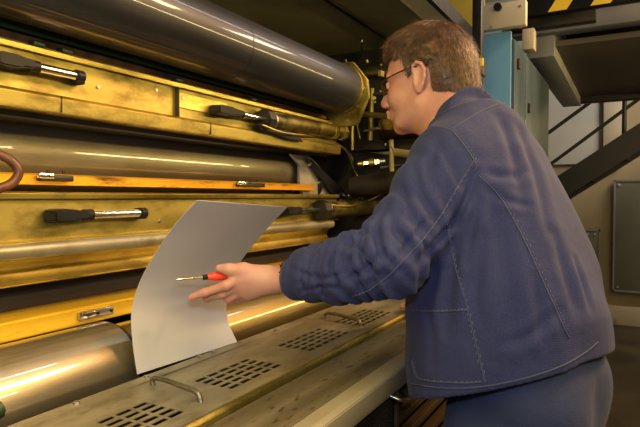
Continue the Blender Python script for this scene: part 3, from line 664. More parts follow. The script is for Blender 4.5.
# ================================================================ PRINTING PLATE
def make_plate():
    Lp = [(137, 375.5), (132.5, 343), (131.3, 312), (138, 286), (150, 262), (172, 228), (197, 200)]
    Rp = [(237, 343), (228, 322), (226, 303), (229, 283), (240, 262), (262, 234), (287, 207)]
    xl = onZ(137, 375.5, zd+.002).x; xr_ = onZ(237, 343, zd+.002).x
    A = [onX(u, v, xl) for u, v in Lp]; B = [onX(u, v, xr_) for u, v in Rp]
    for P in (A, B): P[0].z = zd+.004
    # average profile in Y-Z so that the sheet bends as one
    prof = [((a.y+b.y)/2, (a.z+b.z)/2) for a, b in zip(A, B)]
    pa = spline(A, 8); pb = spline(B, 8)
    bm = bmesh.new(); n = 24; rows = []
    for a, b in zip(pa, pb): rows.append([bm.verts.new(a.lerp(b, k/n)) for k in range(n+1)])
    for r0, r1 in zip(rows, rows[1:]):
        for k in range(n): bm.faces.new((r0[k], r0[k+1], r1[k+1], r1[k]))
    bmesh.ops.recalc_face_normals(bm, faces=bm.faces[:])
    bmesh.ops.solidify(bm, geom=bm.faces[:], thickness=.0008)
    o = bm_obj('sheet', bm, M['plate'], None, angle=40)
    t = empty('printing_plate', ((xl+xr_)/2, .8, zd), 'large curved pale grey printing plate held up in front of the rollers', 'printing plate')
    o.parent = t; o.matrix_parent_inverse = t.matrix_world.inverted()
    def at(u, w):
        i = w*(len(pa)-1); k = min(int(i), len(pa)-2); f = i-k
        return pa[k].lerp(pa[k+1], f).lerp(pb[k].lerp(pb[k+1], f), u)
    def patch(name, u0, w0, u1, w1, mat, shear=0):
        bm = bmesh.new(); n_ = 8; rows = []
        for j in range(n_+1):
            w_ = w0+(w1-w0)*j/n_
            rows.append([bm.verts.new(at(u0+(u1-u0)*k/4, w_)+nrm*.0009) for k in range(5)])
        for r0, r1 in zip(rows, rows[1:]):
            for k in range(4): bm.faces.new((r0[k], r0[k+1], r1[k+1], r1[k]))
        bmesh.ops.solidify(bm, geom=bm.faces[:], thickness=.0003)
        q = bm_obj(name, bm, mat, t)
        return q
    nrm = Vector((0, -.95, .3)).normalized()
    nrm = Vector((0, -1, .0))
    patch('clamp_edge', .005, .955, .995, .963, M['ink_faint'])
    patch('tape', .52, .958, .62, .985, M['tape'])
    for (u, w_, s) in ((.16, .74, .05), (.43, .75, .08), (.30, .735, .03), (.34, .70, .07)):
        patch('print_mark', u, w_, u+s, w_+.008, M['ink_faint'])
    return t
make_plate()

# ================================================================ SDF SCULPTING
class Field:
    def __init__(s, xs, ys, zs, far=.06):
        s.x, s.y, s.z = [np.asarray(a, np.float32) for a in (xs, ys, zs)]
        s.F = np.full((len(s.x), len(s.y), len(s.z)), far, np.float32); s.far = far
    def _sl(s, lo, hi, m):
        out = []
        for a, l, h in zip((s.x, s.y, s.z), lo, hi):
            i0 = np.searchsorted(a, l-m); i1 = np.searchsorted(a, h+m)
            out.append(slice(int(i0), int(max(i1, i0))))
        return tuple(out)
    def apply(s, lo, hi, fn, k=.01, mode='u', m=None):
        m = m if m is not None else max(.06, k*1.5)
        sl = s._sl(lo, hi, m); sub = s.F[sl]
        if sub.size == 0: return
        X = s.x[sl[0]][:, None, None]; Y = s.y[sl[1]][None, :, None]; Z = s.z[sl[2]][None, None, :]
        d = fn(X, Y, Z)
        if mode == 'u':
            h = np.clip(.5+.5*(sub-d)/k, 0, 1); s.F[sl] = sub*(1-h)+d*h-k*h*(1-h)
        elif mode == 's':
            h = np.clip(.5-.5*(sub+d)/k, 0, 1); s.F[sl] = sub*(1-h)-d*h+k*h*(1-h)
        elif mode == 'i':
            s.F[sl] = np.maximum(sub, d)
        elif mode == 'add':
            s.F[sl] = sub+d
    def cap(s, p0, p1, r0, r1=None, k=.012, mode='u'):
        r1 = r0 if r1 is None else r1
        p0 = np.array(p0, np.float32); p1 = np.array(p1, np.float32); d = p1-p0; L2 = float(d@d)+1e-12
        def fn(X, Y, Z):
            t = np.clip(((X-p0[0])*d[0]+(Y-p0[1])*d[1]+(Z-p0[2])*d[2])/L2, 0, 1)
            return np.sqrt((X-p0[0]-t*d[0])**2+(Y-p0[1]-t*d[1])**2+(Z-p0[2]-t*d[2])**2)-(r0+(r1-r0)*t)
        r = max(r0, r1); s.apply(np.minimum(p0, p1)-r, np.maximum(p0, p1)+r, fn, k, mode)
    def chain(s, pts, rs, k=.008):
        for a, b, r0, r1 in zip(pts, pts[1:], rs, rs[1:]): s.cap(a, b, r0, r1, k)
    def ell(s, c, rad, Rm=None, k=.012, mode='u'):
        c = np.array(c, np.float32); rad = np.array(rad, np.float32); Rm = np.eye(3, dtype=np.float32) if Rm is None else np.array(Rm, np.float32)
        def fn(X, Y, Z):
            x, y, z = X-c[0], Y-c[1], Z-c[2]
            l = [Rm[0, i]*x+Rm[1, i]*y+Rm[2, i]*z for i in range(3)]
            k0 = np.sqrt(sum((l[i]/rad[i])**2 for i in range(3))); k1 = np.sqrt(sum((l[i]/rad[i]**2)**2 for i in range(3)))+1e-9
            return k0*(k0-1)/k1
        r = float(rad.max()); s.apply(c-r, c+r, fn, k, mode)
    def tube(s, rings, k=.02, p=2.2, mode='u'):
        """rings: (centre, side, depth, a, b) ; flat ends"""
        rg = [[np.array(q, np.float32) if not np.isscalar(q) else q for q in r] for r in rings]
        lo = np.min([r[0] for r in rg], 0)-max(max(r[3], r[4]) for r in rg); hi = np.max([r[0] for r in rg], 0)+max(max(r[3], r[4]) for r in rg)
        def fn(X, Y, Z):
            out = None
            for i, (a, b) in enumerate(zip(rg, rg[1:])):
                n0 = np.cross(a[1], a[2]); n1 = np.cross(b[1], b[2]); ax = b[0]-a[0]
                if n0@ax < 0: n0 = -n0
                if n1@ax < 0: n1 = -n1
                d0 = (X-a[0][0])*n0[0]+(Y-a[0][1])*n0[1]+(Z-a[0][2])*n0[2]
                d1 = (X-b[0][0])*n1[0]+(Y-b[0][1])*n1[1]+(Z-b[0][2])*n1[2]
                den = d0-d1; den = np.where(np.abs(den) < 1e-5, 1e-5, den)
                t = np.clip(d0/den, 0, 1)
                t2 = t
                c = [a[0][j]+(b[0][j]-a[0][j])*t2 for j in range(3)]
                sd = [a[1][j]+(b[1][j]-a[1][j])*t2 for j in range(3)]; dp = [a[2][j]+(b[2][j]-a[2][j])*t2 for j in range(3)]
                A = a[3]+(b[3]-a[3])*t2; B = a[4]+(b[4]-a[4])*t2
                u = (X-c[0])*sd[0]+(Y-c[1])*sd[1]+(Z-c[2])*sd[2]; v = (X-c[0])*dp[0]+(Y-c[1])*dp[1]+(Z-c[2])*dp[2]
                rho = (np.abs(u/A)**p+np.abs(v/B)**p)**(1/p)
                d = (rho-1)*np.minimum(A, B)
                if i == 0: d = np.maximum(d, -d0)
                else: d = np.where(d0 < 0, 9, d)
                if i == len(rg)-2: d = np.maximum(d, d1)
                else: d = np.where(d1 > 0, 9, d)
                d = np.where((d0 < -.12) | (d1 > .12), 9, d)
                out = d if out is None else np.minimum(out, d)
            return out.astype(np.float32)
        s.apply(lo, hi, fn, k, mode)
    def mesh(s):
        F = s.F; S = F < 0
        nx, ny, nz = F.shape
        c = np.zeros((nx-1, ny-1, nz-1), np.int8)
        for i in (0, 1):
            for j in (0, 1):
                for k in (0, 1): c += S[i:nx-1+i, j:ny-1+j, k:nz-1+k]
        act = (c > 0) & (c < 8); I, J, K = np.nonzero(act)
        idx = np.full(act.shape, -1, np.int64); idx[I, J, K] = np.arange(len(I))
        acc = np.zeros((len(I), 3)); cnt = np.zeros(len(I))
        corners = [(i, j, k) for i in (0, 1) for j in (0, 1) for k in (0, 1)]
        ax = (s.x, s.y, s.z)
        for a in corners:
            for b in corners:
                if a < b and sum(abs(p-q) for p, q in zip(a, b)) == 1:
                    fa = F[I+a[0], J+a[1], K+a[2]]; fb = F[I+b[0], J+b[1], K+b[2]]
                    mk = (fa < 0) != (fb < 0); t = np.where(mk, fa/(fa-fb+1e-20), 0)
                    for q, (ind) in enumerate((I, J, K)):
                        pa = ax[q][ind+a[q]]; pb = ax[q][ind+b[q]]
                        acc[:, q] += np.where(mk, pa+(pb-pa)*t, 0)
                    cnt += mk
        V = acc/cnt[:, None]
        quads = []
        for axis in range(3):
            sh = [slice(1, -1)]*3; sh[axis] = slice(0, -1); sh2 = list(sh); sh2[axis] = slice(1, None)
            s0 = S[tuple(sh)]; s1 = S[tuple(sh2)]
            e = np.argwhere(s0 != s1)
            if len(e) == 0: continue
            inside = s0[tuple(e.T)]
            e = e + np.array([0 if q == axis else 1 for q in range(3)])
            o1, o2 = [(1, 2), (2, 0), (0, 1)][axis]
            def cell(d1, d2):
                q = e.copy(); q[:, o1] -= d1; q[:, o2] -= d2; return idx[q[:, 0], q[:, 1], q[:, 2]]
            Q = np.stack([cell(1, 1), cell(0, 1), cell(0, 0), cell(1, 0)], 1)
            Q[~inside] = Q[~inside][:, ::-1]; quads.append(Q)
        return V, np.concatenate(quads)
def relax(V, Q, it=2, lam=.5):
    E = np.concatenate([Q[:, [0, 1]], Q[:, [1, 2]], Q[:, [2, 3]], Q[:, [3, 0]]]); n = len(V)
    E = np.concatenate([E, E[:, ::-1]])
    cnt = np.bincount(E[:, 0], minlength=n)
    for k in range(it):
        for l in (lam, -lam*1.03):
            A = np.stack([np.bincount(E[:, 0], weights=V[E[:, 1], q], minlength=n) for q in range(3)], 1)/np.maximum(cnt, 1)[:, None]
            V = V+l*(A-V)
    return V
def mesh_from(V, Q, name):
    me = bpy.data.meshes.new(name); me.vertices.add(len(V)); me.vertices.foreach_set('co', V.astype(np.float32).ravel())
    me.loops.add(len(Q)*4); me.loops.foreach_set('vertex_index', Q.astype(np.int32).ravel())
    me.polygons.add(len(Q)); me.polygons.foreach_set('loop_start', np.arange(0, len(Q)*4, 4, dtype=np.int32))
    me.polygons.foreach_set('use_smooth', np.ones(len(Q), bool))
    me.update(calc_edges=True); me.validate(); return me
def axis_fine(lo, hi, coarse, fine):
    """coordinates from lo to hi; intervals in fine = [(a,b,h)] get step h"""
    out = [lo]
    while out[-1] < hi:
        h = coarse
        for a, b, hh in fine:
            if a-1e-6 <= out[-1] <= b: h = min(h, hh)
            elif out[-1] < a and out[-1]+h > a: h = max(a-out[-1], hh)
        out.append(out[-1]+h)
    return np.array(out)
V3 = lambda v: np.array([v[0], v[1], v[2]])

# ================================================================ THE MAN
# head frame
AZH = R(89); PH = R(5)
hf = Vector((math.cos(AZH)*math.cos(PH), math.sin(AZH)*math.cos(PH), -math.sin(PH)))
hl = Vector((-math.sin(AZH), math.cos(AZH), 0)); hu = hf.cross(hl)
RH = np.array([[hf[i], hl[i], hu[i]] for i in range(3)])   # columns = axes
HC = Pt(425.5, 83, 1.32)
def H(x, y, z): return HC + hf*x + hl*y + hu*z
# torso frame
AZT = R(74)
tf = Vector((math.cos(AZT), math.sin(AZT), 0)); tl = Vector((-math.sin(AZT), math.cos(AZT), 0))
NB = Pt(462, 118, 1.225)                      # base of the neck
SL = Pt(446, 160, 1.09); SR = NB + (NB-SL)*.95; SR.z = SL.z+.01; SR = SR + tf*-.02
EL = Pt(386, 256, .99); WR = Pt(284, 279, 1.115)
PEL = Pt(516, 400, 1.13)
man = empty('person', (PEL.x, PEL.y, 0), 'man in blue work jacket and glasses leaning over the press holding a screwdriver', 'person')

def hand_left(F, s=0):
    t = 1.118
    P = lambda u, v, tt: Pt(u, v, tt)
    w = WR
    # palm as overlapping metacarpal rays
    K = [P(244, 277, 1.108), P(241, 284, 1.112), P(243, 290.5, 1.118), P(249, 295, 1.124)]
    for kk, r_ in zip(K, (.0145, .0145, .0135, .012)): F.cap(w+(kk-w)*.15, kk, .0175, r_, .014)
    F.cap(P(266, 276, 1.125), P(246, 285, 1.125), .018, .015, .014)
    # index, stretched
    F.chain([K[0], P(226, 285.5, 1.102), P(205, 292.5, 1.108), P(190.5, 297.5, 1.114)], [.0125, .0098, .0085, .0072], .006)
    # middle, bent behind the index
    F.chain([K[1], P(222, 294, 1.118), P(207, 297.5, 1.135), P(203, 293, 1.150)], [.0120, .0095, .0085, .007], .005)
    # ring, curled towards the palm
    F.chain([K[2], P(229, 298.5, 1.128), P(226, 295, 1.155), P(237, 290, 1.162)], [.0115, .0095, .0085, .007], .005)
    # little, curled
    F.chain([K[3], P(236, 299, 1.138), P(236, 295, 1.158), P(244, 291, 1.162)], [.0105, .0088, .0078, .0065], .005)
    # thumb over the handle
    F.chain([P(268, 274, 1.120), P(243, 269.5, 1.108), P(229, 269.5, 1.103), P(219.5, 268.5, 1.106)], [.0165, .0125, .0105, .0085], .010)
def hand_right(F):
    w = HRW
    for k, (dx, ln) in enumerate(((-.034, .062), (-.012, .072), (.011, .068), (.032, .055))):
        kn = w+Vector((dx, .085, -.014)); F.cap(w+Vector((dx*.4, .02, 0)), kn, .016, .0125, .014)
        F.chain([kn, kn+Vector((dx*.15, ln*.5, .004)), kn+Vector((dx*.25, ln, -.010))], [.0115, .0092, .0075], .005)
    F.chain([w+Vector((-.012, .02, -.004)), w+Vector((-.045, .045, -.012)), w+Vector((-.06, .078, -.018))], [.016, .0115, .009], .010)
HRW = Vector((1.60, .44, zd+.042))
ER = Vector((1.55, .28, 1.20))

def build_body():
    fx = [(HC.x-.16, HC.x+.16, .0028), (Pt(235, 285, 1.12).x-.13, Pt(235, 285, 1.12).x+.13, .0024)]
    fy = [(HC.y-.2, HC.y+.2, .0028), (WR.y-.10, WR.y+.16, .0024)]
    fz = [(HC.z-.15, HC.z+.15, .0028), (WR.z-.08, WR.z+.08, .0024)]
    F = Field(axis_fine(.78, 1.72, .009, fx), axis_fine(-.06, .86, .009, fy), axis_fine(-.02, 1.80, .012, fz))
    h = lambda x, y, z: V3(H(x, y, z))
    # cranium and face
    F.ell(h(-.012, 0, .036), (.095, .075, .086), RH, .02)
    F.ell(h(.028, 0, .000), (.060, .066, .085), RH, .02)
    F.ell(h(.022, 0, -.050), (.058, .060, .052), RH, .02)
    F.ell(h(.040, 0, -.078), (.040, .043, .032), RH, .015)
    F.ell(h(.068, 0, -.096), (.018, .022, .017), RH, .014)
    for s in (1, -1):
        F.ell(h(.052, s*.036, -.030), (.030, .026, .030), RH, .012)
        F.cap(h(.078, s*.012, .020), h(.070, s*.046, .022), .009, .008, .010)
        F.cap(h(.0, s*.060, -.055), h(.055, s*.034, -.090), .014, .012, .02)          # jaw line
    F.ell(h(.074, 0, -.062), (.020, .028, .020), RH, .012)
    for s in (1, -1): F.ell(h(.093, s*.031, .002), (.016, .016, .012), RH, .010, 's')
    for s in (1, -1):
        F.ell(h(.072, s*.031, .001), (.0125, .0125, .0125), RH, .003)
        F.cap(h(.083, s*.020, .006), h(.079, s*.044, .004), .0034, .0034, .004)
        F.cap(h(.083, s*.020, -.005), h(.079, s*.044, -.004), .003, .003, .004)
    F.cap(h(.084, 0, .014), h(.106, 0, -.028), .0080, .0092, .009)
    F.ell(h(.104, 0, -.034), (.0115, .0100, .0095), RH, .006)
    for s in (1, -1): F.ell(h(.097, s*.012, -.038), (.011, .0075, .008), RH, .005)
    F.cap(h(.094, -.014, -.057), h(.094, .014, -.057), .0055, k=.005)
    F.cap(h(.092, -.013, -.068), h(.092, .013, -.068), .0062, k=.005)
    F.cap(h(.100, -.020, -.0625), h(.100, .020, -.0625), .0022, k=.003, mode='s')
    # ears
    for s in (1, -1):
        Re = (Matrix.Rotation(R(-12), 3, hl) @ Matrix((hf, hl, hu)).transposed()); Re = np.array(Re)
        F.ell(h(-.012, s*.077, -.002), (.016, .0075, .031), Re, .006)
        F.ell(h(-.010, s*.0865, .001), (.0095, .0075, .020), Re, .004, 's')
        F.cap(h(-.004, s*.077, .004), h(-.002, s*.079, -.018), .0055, .005, .004)
        F.chain([h(.002, s*.079, .014), h(-.002, s*.082, .025), h(-.012, s*.085, .030), h(-.022, s*.086, .024), h(-.028, s*.086, .010), h(-.027, s*.085, -.006), h(-.020, s*.082, -.020), h(-.008, s*.078, -.032)], [.0036]*7+[.0055], .004)
    # neck
    F.cap(h(-.030, 0, -.05), V3(NB+Vector((0, 0, -.03))), .060, .062, .03)
    F.cap(h(.0, 0, -.07), V3(NB+tf*.03+Vector((0, 0, -.03))), .045, .055, .03)
    # trunk (hidden under the clothes)
    F.chain([V3(NB-Vector((0, 0, .06))), V3(PEL*.4+NB*.6-tf*.02), V3(PEL*.75+NB*.25-tf*.01), V3(PEL)], [.07, .09, .09, .09], .04)
    F.cap(V3(SL), V3(SR), .055, .055, .04)
    # left arm
    F.chain([V3(SL), V3(EL), V3(WR+(EL-WR)*.25), V3(WR)], [.052, .040, .031, .0265], .02)
    F.chain([V3(SR), V3(ER), V3(HRW)], [.052, .040, .026], .02)
    hand_left(F); hand_right(F)
    # legs
    for s in (1, -1):
        hip = Vector((PEL.x, PEL.y, .90))+tl*s*.085
        kn = hip+Vector((0, 0, -.42))+tf*.02; an = kn+Vector((0, 0, -.40))-tf*.02
        F.chain([V3(hip), V3(kn), V3(an)], [.070, .048, .036], .02)
        F.cap(V3(an+Vector((0, 0, -.02))), V3(an+tf*.14+Vector((0, 0, -.05))), .035, .025, .02)
    V, Q = F.mesh()
    V = relax(V, Q, 1, .4)
    return V, Q
V, Q = build_body()
body = link('body', mesh_from(V, Q, 'body'), M['skin'], man)

# ---- jacket
def ring(c, a, b, tilt, az=None):
    az = AZT if az is None else az
    f0 = Vector((math.cos(az), math.sin(az), 0)); l0 = Vector((-math.sin(az), math.cos(az), 0))
    f = f0*math.cos(tilt)-Vector((0, 0, 1))*math.sin(tilt)
    return (V3(c), V3(l0), V3(f), a, b)
JR = [ring(Pt(509, 370, 1.13), .220, .190, R(20)),
      ring(Pt(507, 330, 1.13), .212, .184, R(16)),
      ring(Pt(501, 285, 1.14), .205, .172, R(15)),
      ring(Pt(496, 240, 1.15), .195, .150, R(16)),
      ring(Pt(489, 200, 1.16), .190, .128, R(18)),
      ring(Pt(481, 168, 1.17), .180, .112, R(22)),
      ring(Pt(475, 142, 1.19), .150, .092, R(26)),
      ring(Pt(470, 120, 1.20), .100, .068, R(30))]
def frame(d, up):
    d = d.normalized(); s = (up-d*up.dot(d)).normalized(); return s, d.cross(s)
CU = Pt(289, 279.5, 1.108)       # cuff centre
def build_jacket():
    h = .0042
    F = Field(np.arange(.80, 1.75, h), np.arange(-.10, .62, h), np.arange(.84, 1.66, h))
    F.tube(JR, .02, 2.25)
    # shoulders
    F.cap(V3(SL+Vector((.01, -.005, 0))), V3(NB-Vector((0, 0, .03))-tf*.01), .058, .055, .05)
    F.cap(V3(Pt(466, 127, 1.18)), V3(Pt(494, 134, 1.16)), .052, .056, .03)
    F.cap(V3(SR), V3(NB-Vector((0, 0, .04))-tf*.01), .060, .055, .05)
    # sleeves
    ax = [SL, SL.lerp(EL, .35), SL.lerp(EL, .72), EL, EL.lerp(CU, .35), EL.lerp(CU, .72), CU]
    ra = [.062, .058, .053, .053, .051, .047, .040]
    F.chain([V3(p) for p in ax], ra, .03)
    axr = [SR, SR.lerp(ER, .5), ER, ER.lerp(HRW, .5), HRW+Vector((0, -.015, .004))]
    F.chain([V3(p) for p in axr], [.075, .072, .066, .056, .044], .03)
    # sleeve underside hangs
    F.cap(V3(Pt(424, 222, 1.04)), V3(Pt(398, 268, .995)), .042, .036, .04)
    F.cap(V3(Pt(396, 272, .995)), V3(Pt(345, 281, 1.035)), .034, .036, .04)
    # collar
    n0 = NB+Vector((0, 0, -.034))-tf*.004; nd = (HC-hu*.09-NB).normalized()
    s_, f_ = frame(nd, tl)
    if f_.dot(tf) < 0: f_ = -f_
    F.tube([(V3(n0-nd*.03), V3(s_), V3(f_), .090, .100), (V3(n0+nd*.006-f_*.000), V3(s_), V3(f_), .078, .086), (V3(n0+nd*.024-f_*.000), V3(s_), V3(f_), .071, .079)], .006, 2)
    # ---- folds
    def fold(p0, p1, amp, r, k=.012):      # a raised roll of cloth between two points
        F.cap(V3(p0), V3(p1), r, r*.6, k)
    def crease(p0, p1, depth_r, k=.012):   # a groove
        F.cap(V3(p0), V3(p1), depth_r, depth_r*.5, k, 's')
    def axial(c0, c1, amp, lam, slant, lo_, hi_):
        d = (c1-c0).normalized(); L = (c1-c0).length; s1, s2 = frame(d, Vector((0, 0, 1)))
        a0, dd_, u1, u2 = V3(c0), V3(d), V3(s1), V3(s2)
        def fn(X, Y, Z):
            x = X-a0[0]; y = Y-a0[1]; z = Z-a0[2]
            q = x*dd_[0]+y*dd_[1]+z*dd_[2]; a = x*u1[0]+y*u1[1]+z*u1[2]; b = x*u2[0]+y*u2[1]+z*u2[2]
            rr = np.sqrt(a*a+b*b); th = np.arctan2(b, a)
            wdw = np.exp(-((q-L*lo_)/(L*hi_))**2)*np.clip(1-(rr-.075)/.03, 0, 1)
            ph = q/lam*2*np.pi+slant*np.sin(th+.6)+1.3*np.sin(2*th+q*20)+ .8*np.sin(q*47+th*3)
            return amp*wdw*(np.sin(ph)*.7+.3*np.sin(ph*1.73+1)*np.sin(th*2+1))
        lo2 = np.minimum(V3(c0), V3(c1))-.1; hi2 = np.maximum(V3(c0), V3(c1))+.1
        F.apply(lo2, hi2, fn, mode='add', m=0)
    axial(SL, EL, .0050, .045, 2.2, .95, .35)
    axial(SL, EL, .0032, .070, 2.8, .35, .35)
    axial(EL, CU, .0060, .030, 1.8, .12, .40)
    axial(EL, CU, .0034, .040, 2.4, .75, .35)
    # broad cloth undulation on the trunk
    def und(X, Y, Z):
        a = .0032*np.sin(11*X+24*Y+7*Z+1.7*np.sin(13*Z)) + .0026*np.sin(30*X-12*Y+15*Z+1.2*np.sin(17*Y+9*X)) + .0016*np.sin(37*Z+22*X+1.5*np.sin(21*Y))
        m = np.clip((1.46-Z)/.2, 0, 1)*np.clip((X-1.0)/.05, 0, 1)
        return a*m
    F.apply((.80, -.1, .84), (1.75, .62, 1.66), und, mode='add', m=0)
    # ---- openings
    # hem
    c = JR[0][0]; n = np.cross(JR[0][1], JR[0][2]); n = n if n[2] > 0 else -n
    inner = [tuple([r[0], r[1], r[2], r[3]-.018, r[4]-.018]) for r in JR[:3]]
    inner[0] = (inner[0][0]-n*.02, *inner[0][1:]); 
    F.tube(inner, .004, 2.25, mode='s')
    # cuff
    cd = (CU-EL).normalized(); F.apply(V3(CU)-.09, V3(CU)+.09, lambda X, Y, Z: (X-CU.x)*cd.x+(Y-CU.y)*cd.y+(Z-CU.z)*cd.z, mode='i', m=0)
    F.cap(V3(CU+cd*.03), V3(CU-cd*.05), .0405, .036, .003, 's')
    cr_ = (HRW-ER).normalized(); F.apply(V3(HRW)-.07, V3(HRW)+.07, lambda X, Y, Z: (X-HRW.x)*cr_.x+(Y-HRW.y)*cr_.y+(Z-HRW.z)*cr_.z, mode='i', m=0)
    # collar opening
    F.tube([(V3(n0-nd*.02), V3(s_), V3(f_), .064, .073), (V3(n0+nd*.06-f_*.000), V3(s_), V3(f_), .065, .074)], .003, 2, mode='s')
    # cloth pressed against the ledge, never through it
    F.apply((.80, -.1, .84), (1.75, .62, zd+.03), lambda X, Y, Z: np.where(Z < zd+.02, Y-.408, -9)*1.0, mode='i', m=0)
    return F.mesh()
V, Q = build_jacket(); V = relax(V, Q, 3, .5)
def vnormals(V, Q):
    a, b, c, d = [V[Q[:, i]] for i in range(4)]; n = np.cross(c-a, d-b); N_ = np.zeros_like(V)
    for i in range(4):
        for q in range(3): N_[:, q] += np.bincount(Q[:, i], weights=n[:, q], minlength=len(V))
    return N_/(np.linalg.norm(N_, axis=1)[:, None]+1e-9)
def press_folds(V, Q, folds):
    bv = BVHTree.FromPolygons([Vector(v) for v in V], [list(q) for q in Q]); Nn = vnormals(V, Q); D_ = np.zeros(len(V))
    cs = Vector((0, 0, CAMZ))
    for pts, w_, amp in folds:
        P = []
        for q in spline([Vector((u, v, 0)) for u, v in pts], 6):
            loc = bv.ray_cast(cs, dirn(q.x, q.y).normalized())[0]
            if loc is not None: P.append(np.array(loc))
        if len(P) < 3: continue
        P = np.array(P); lo_, hi_ = P.min(0)-w_*3, P.max(0)+w_*3
        m = np.nonzero(np.all((V > lo_) & (V < hi_), axis=1))[0]
        best = np.full(len(m), 9.0); tt = np.zeros(len(m))
        for k in range(len(P)-1):
            a = P[k]; d = P[k+1]-a; L2 = d@d+1e-12
            t = np.clip(((V[m]-a)@d)/L2, 0, 1); dist = np.linalg.norm(V[m]-a-t[:, None]*d, axis=1)
            up = dist < best; best = np.where(up, dist, best); tt = np.where(up, (k+t)/(len(P)-1), tt)
        env = np.sin(np.pi*np.clip(.08+.84*tt, 0, 1))**.7
        x = best/w_
        D_[m] += 1.1*amp*env*(-np.exp(-x*x*2.2)+.40*np.exp(-((x-1.5)**2)*1.6))
    return V+Nn*D_[:, None]
FOLDS = [
 ([(474, 172), (468, 195), (456, 218), (436, 242), (418, 262)], .010, .009),
 ([(478, 178), (474, 215), (466, 262)], .012, .006), ([(462, 222), (452, 270), (446, 330)], .016, .006),
 ([(500, 118), (512, 150), (522, 200)], .016, .0045), ([(520, 130), (538, 180), (548, 230)], .018, .005),
 ([(488, 190), (500, 230), (508, 290), (514, 340)], .018, .005), ([(484, 240), (474, 285), (478, 320)], .016, .0045),
 ([(555, 235), (566, 275), (576, 308)], .016, .005), ([(575, 260), (584, 285), (590, 308)], .012, .004), ([(536, 280), (540, 310), (543, 340)], .014, .004),
 ([(425, 305), (432, 335), (430, 362)], .014, .004), ([(500, 345), (530, 335), (560, 310)], .012, .0035),
 ([(482, 172), (505, 176), (530, 172)], .012, .004), ([(480, 184), (506, 200), (528, 205)], .010, .003),
 # sleeve
 ([(440, 140), (430, 165), (432, 200)], .012, .004), ([(414, 165), (422, 195), (440, 222)], .012, .005), ([(402, 190), (412, 215), (430, 236)], .010, .005),
 ([(390, 212), (396, 232), (412, 252)], .010, .006), ([(376, 228), (380, 250), (398, 270)], .009, .006), ([(364, 233), (364, 258), (380, 280)], .009, .006),
 ([(352, 238), (350, 262), (362, 287)], .009, .006), ([(336, 247), (332, 268), (342, 292)], .008, .005), ([(318, 254), (314, 272), (324, 296)], .007, .0045),
 ([(302, 262), (300, 280), (308, 297)], .006, .004), ([(290, 268), (310, 276), (330, 278), (350, 270)], .007, .0035), ([(340, 282), (365, 270), (385, 250)], .008, .004),
 ([(395, 262), (412, 240), (428, 220)], .009, .004), ([(300, 292), (325, 287), (345, 289)], .006, .003),
]
V = press_folds(V, Q, FOLDS)
jk_me = mesh_from(V, Q, 'jacket'); jacket = link('jacket', jk_me, M['jacket'], man)
jbvh = BVHTree.FromPolygons([Vector(v) for v in V], [list(q) for q in Q])

def on_cloth(pts, off=.0008, sub=6, bv=None):
    bv = bv or jbvh; cs = Vector((0, 0, CAMZ)); out = []
    pp = spline([Vector((u, v, 0)) for u, v in pts], sub)
    for q in pp:
        d = dirn(q.x, q.y).normalized(); loc, nrm_, _, _ = bv.ray_cast(cs, d)
        if loc is None or abs(nrm_.dot(d)) < .12: continue
        if nrm_.dot(d) > 0: nrm_ = -nrm_
        out.append(loc+nrm_*off)
    return out
def seam(pts, name='seam', double=3.2, r=.0011, mat='stitch', ridge=True):
    P = on_cloth(pts, .0002)
    if len(P) < 3: return
    if ridge: tube(name, P, .0016, M['ridge'], jacket, n=8, smooth=False)
    # dashed stitches beside it
    for off in ([double] if double else [0]):
        Q_ = on_cloth([(u+off*.7, v-off*.5) for u, v in pts], .0005, sub=14)
        bm = bmesh.new()
        for i in range(0, len(Q_)-2, 3):
            if (Q_[i+1]-Q_[i]).length < .03: tube_bm(bm, [Q_[i], Q_[i+1], Q_[i+2]][:2], .0006, n=5, smooth=False)
        if len(bm.verts): bm_obj('stitching', bm, M[mat], jacket)
        else: bm.free()
seam([(436, 127), (445, 128), (454, 133), (466, 148), (476, 165), (474, 172)], 'armhole_seam')
seam([(479, 176), (490, 186), (502, 200), (518, 228), (532, 257), (546, 288), (556, 310), (563, 326), (569, 338)], 'back_seam')
seam([(452, 129), (468, 119), (484, 110), (500, 104), (513, 103)], 'yoke_seam')
seam([(474, 160), (458, 186), (441, 215), (424, 238), (405, 259), (386, 278), (368, 291), (352, 297)], 'sleeve_seam')
seam([(447, 224), (452, 252), (459, 280), (467, 307), (476, 345), (485, 382)], 'side_seam', double=2.2)
seam([(411, 384), (440, 388), (470, 388), (505, 383), (540, 374), (566, 364), (586, 352), (598, 342)], 'hem_seam', double=0, ridge=True)
seam([(411, 311), (430, 311.5), (450, 311), (467, 310)], 'pocket_seam', double=2.5)
seam([(466, 308), (472, 335), (480, 370)], 'pocket_seam', double=0, ridge=False)
seam([(412, 360), (416, 376), (428, 381), (460, 383), (481, 382)], 'pocket_seam', double=2)
seam([(286, 262), (281, 272), (282, 290), (292, 300)], 'cuff_seam', double=-3)

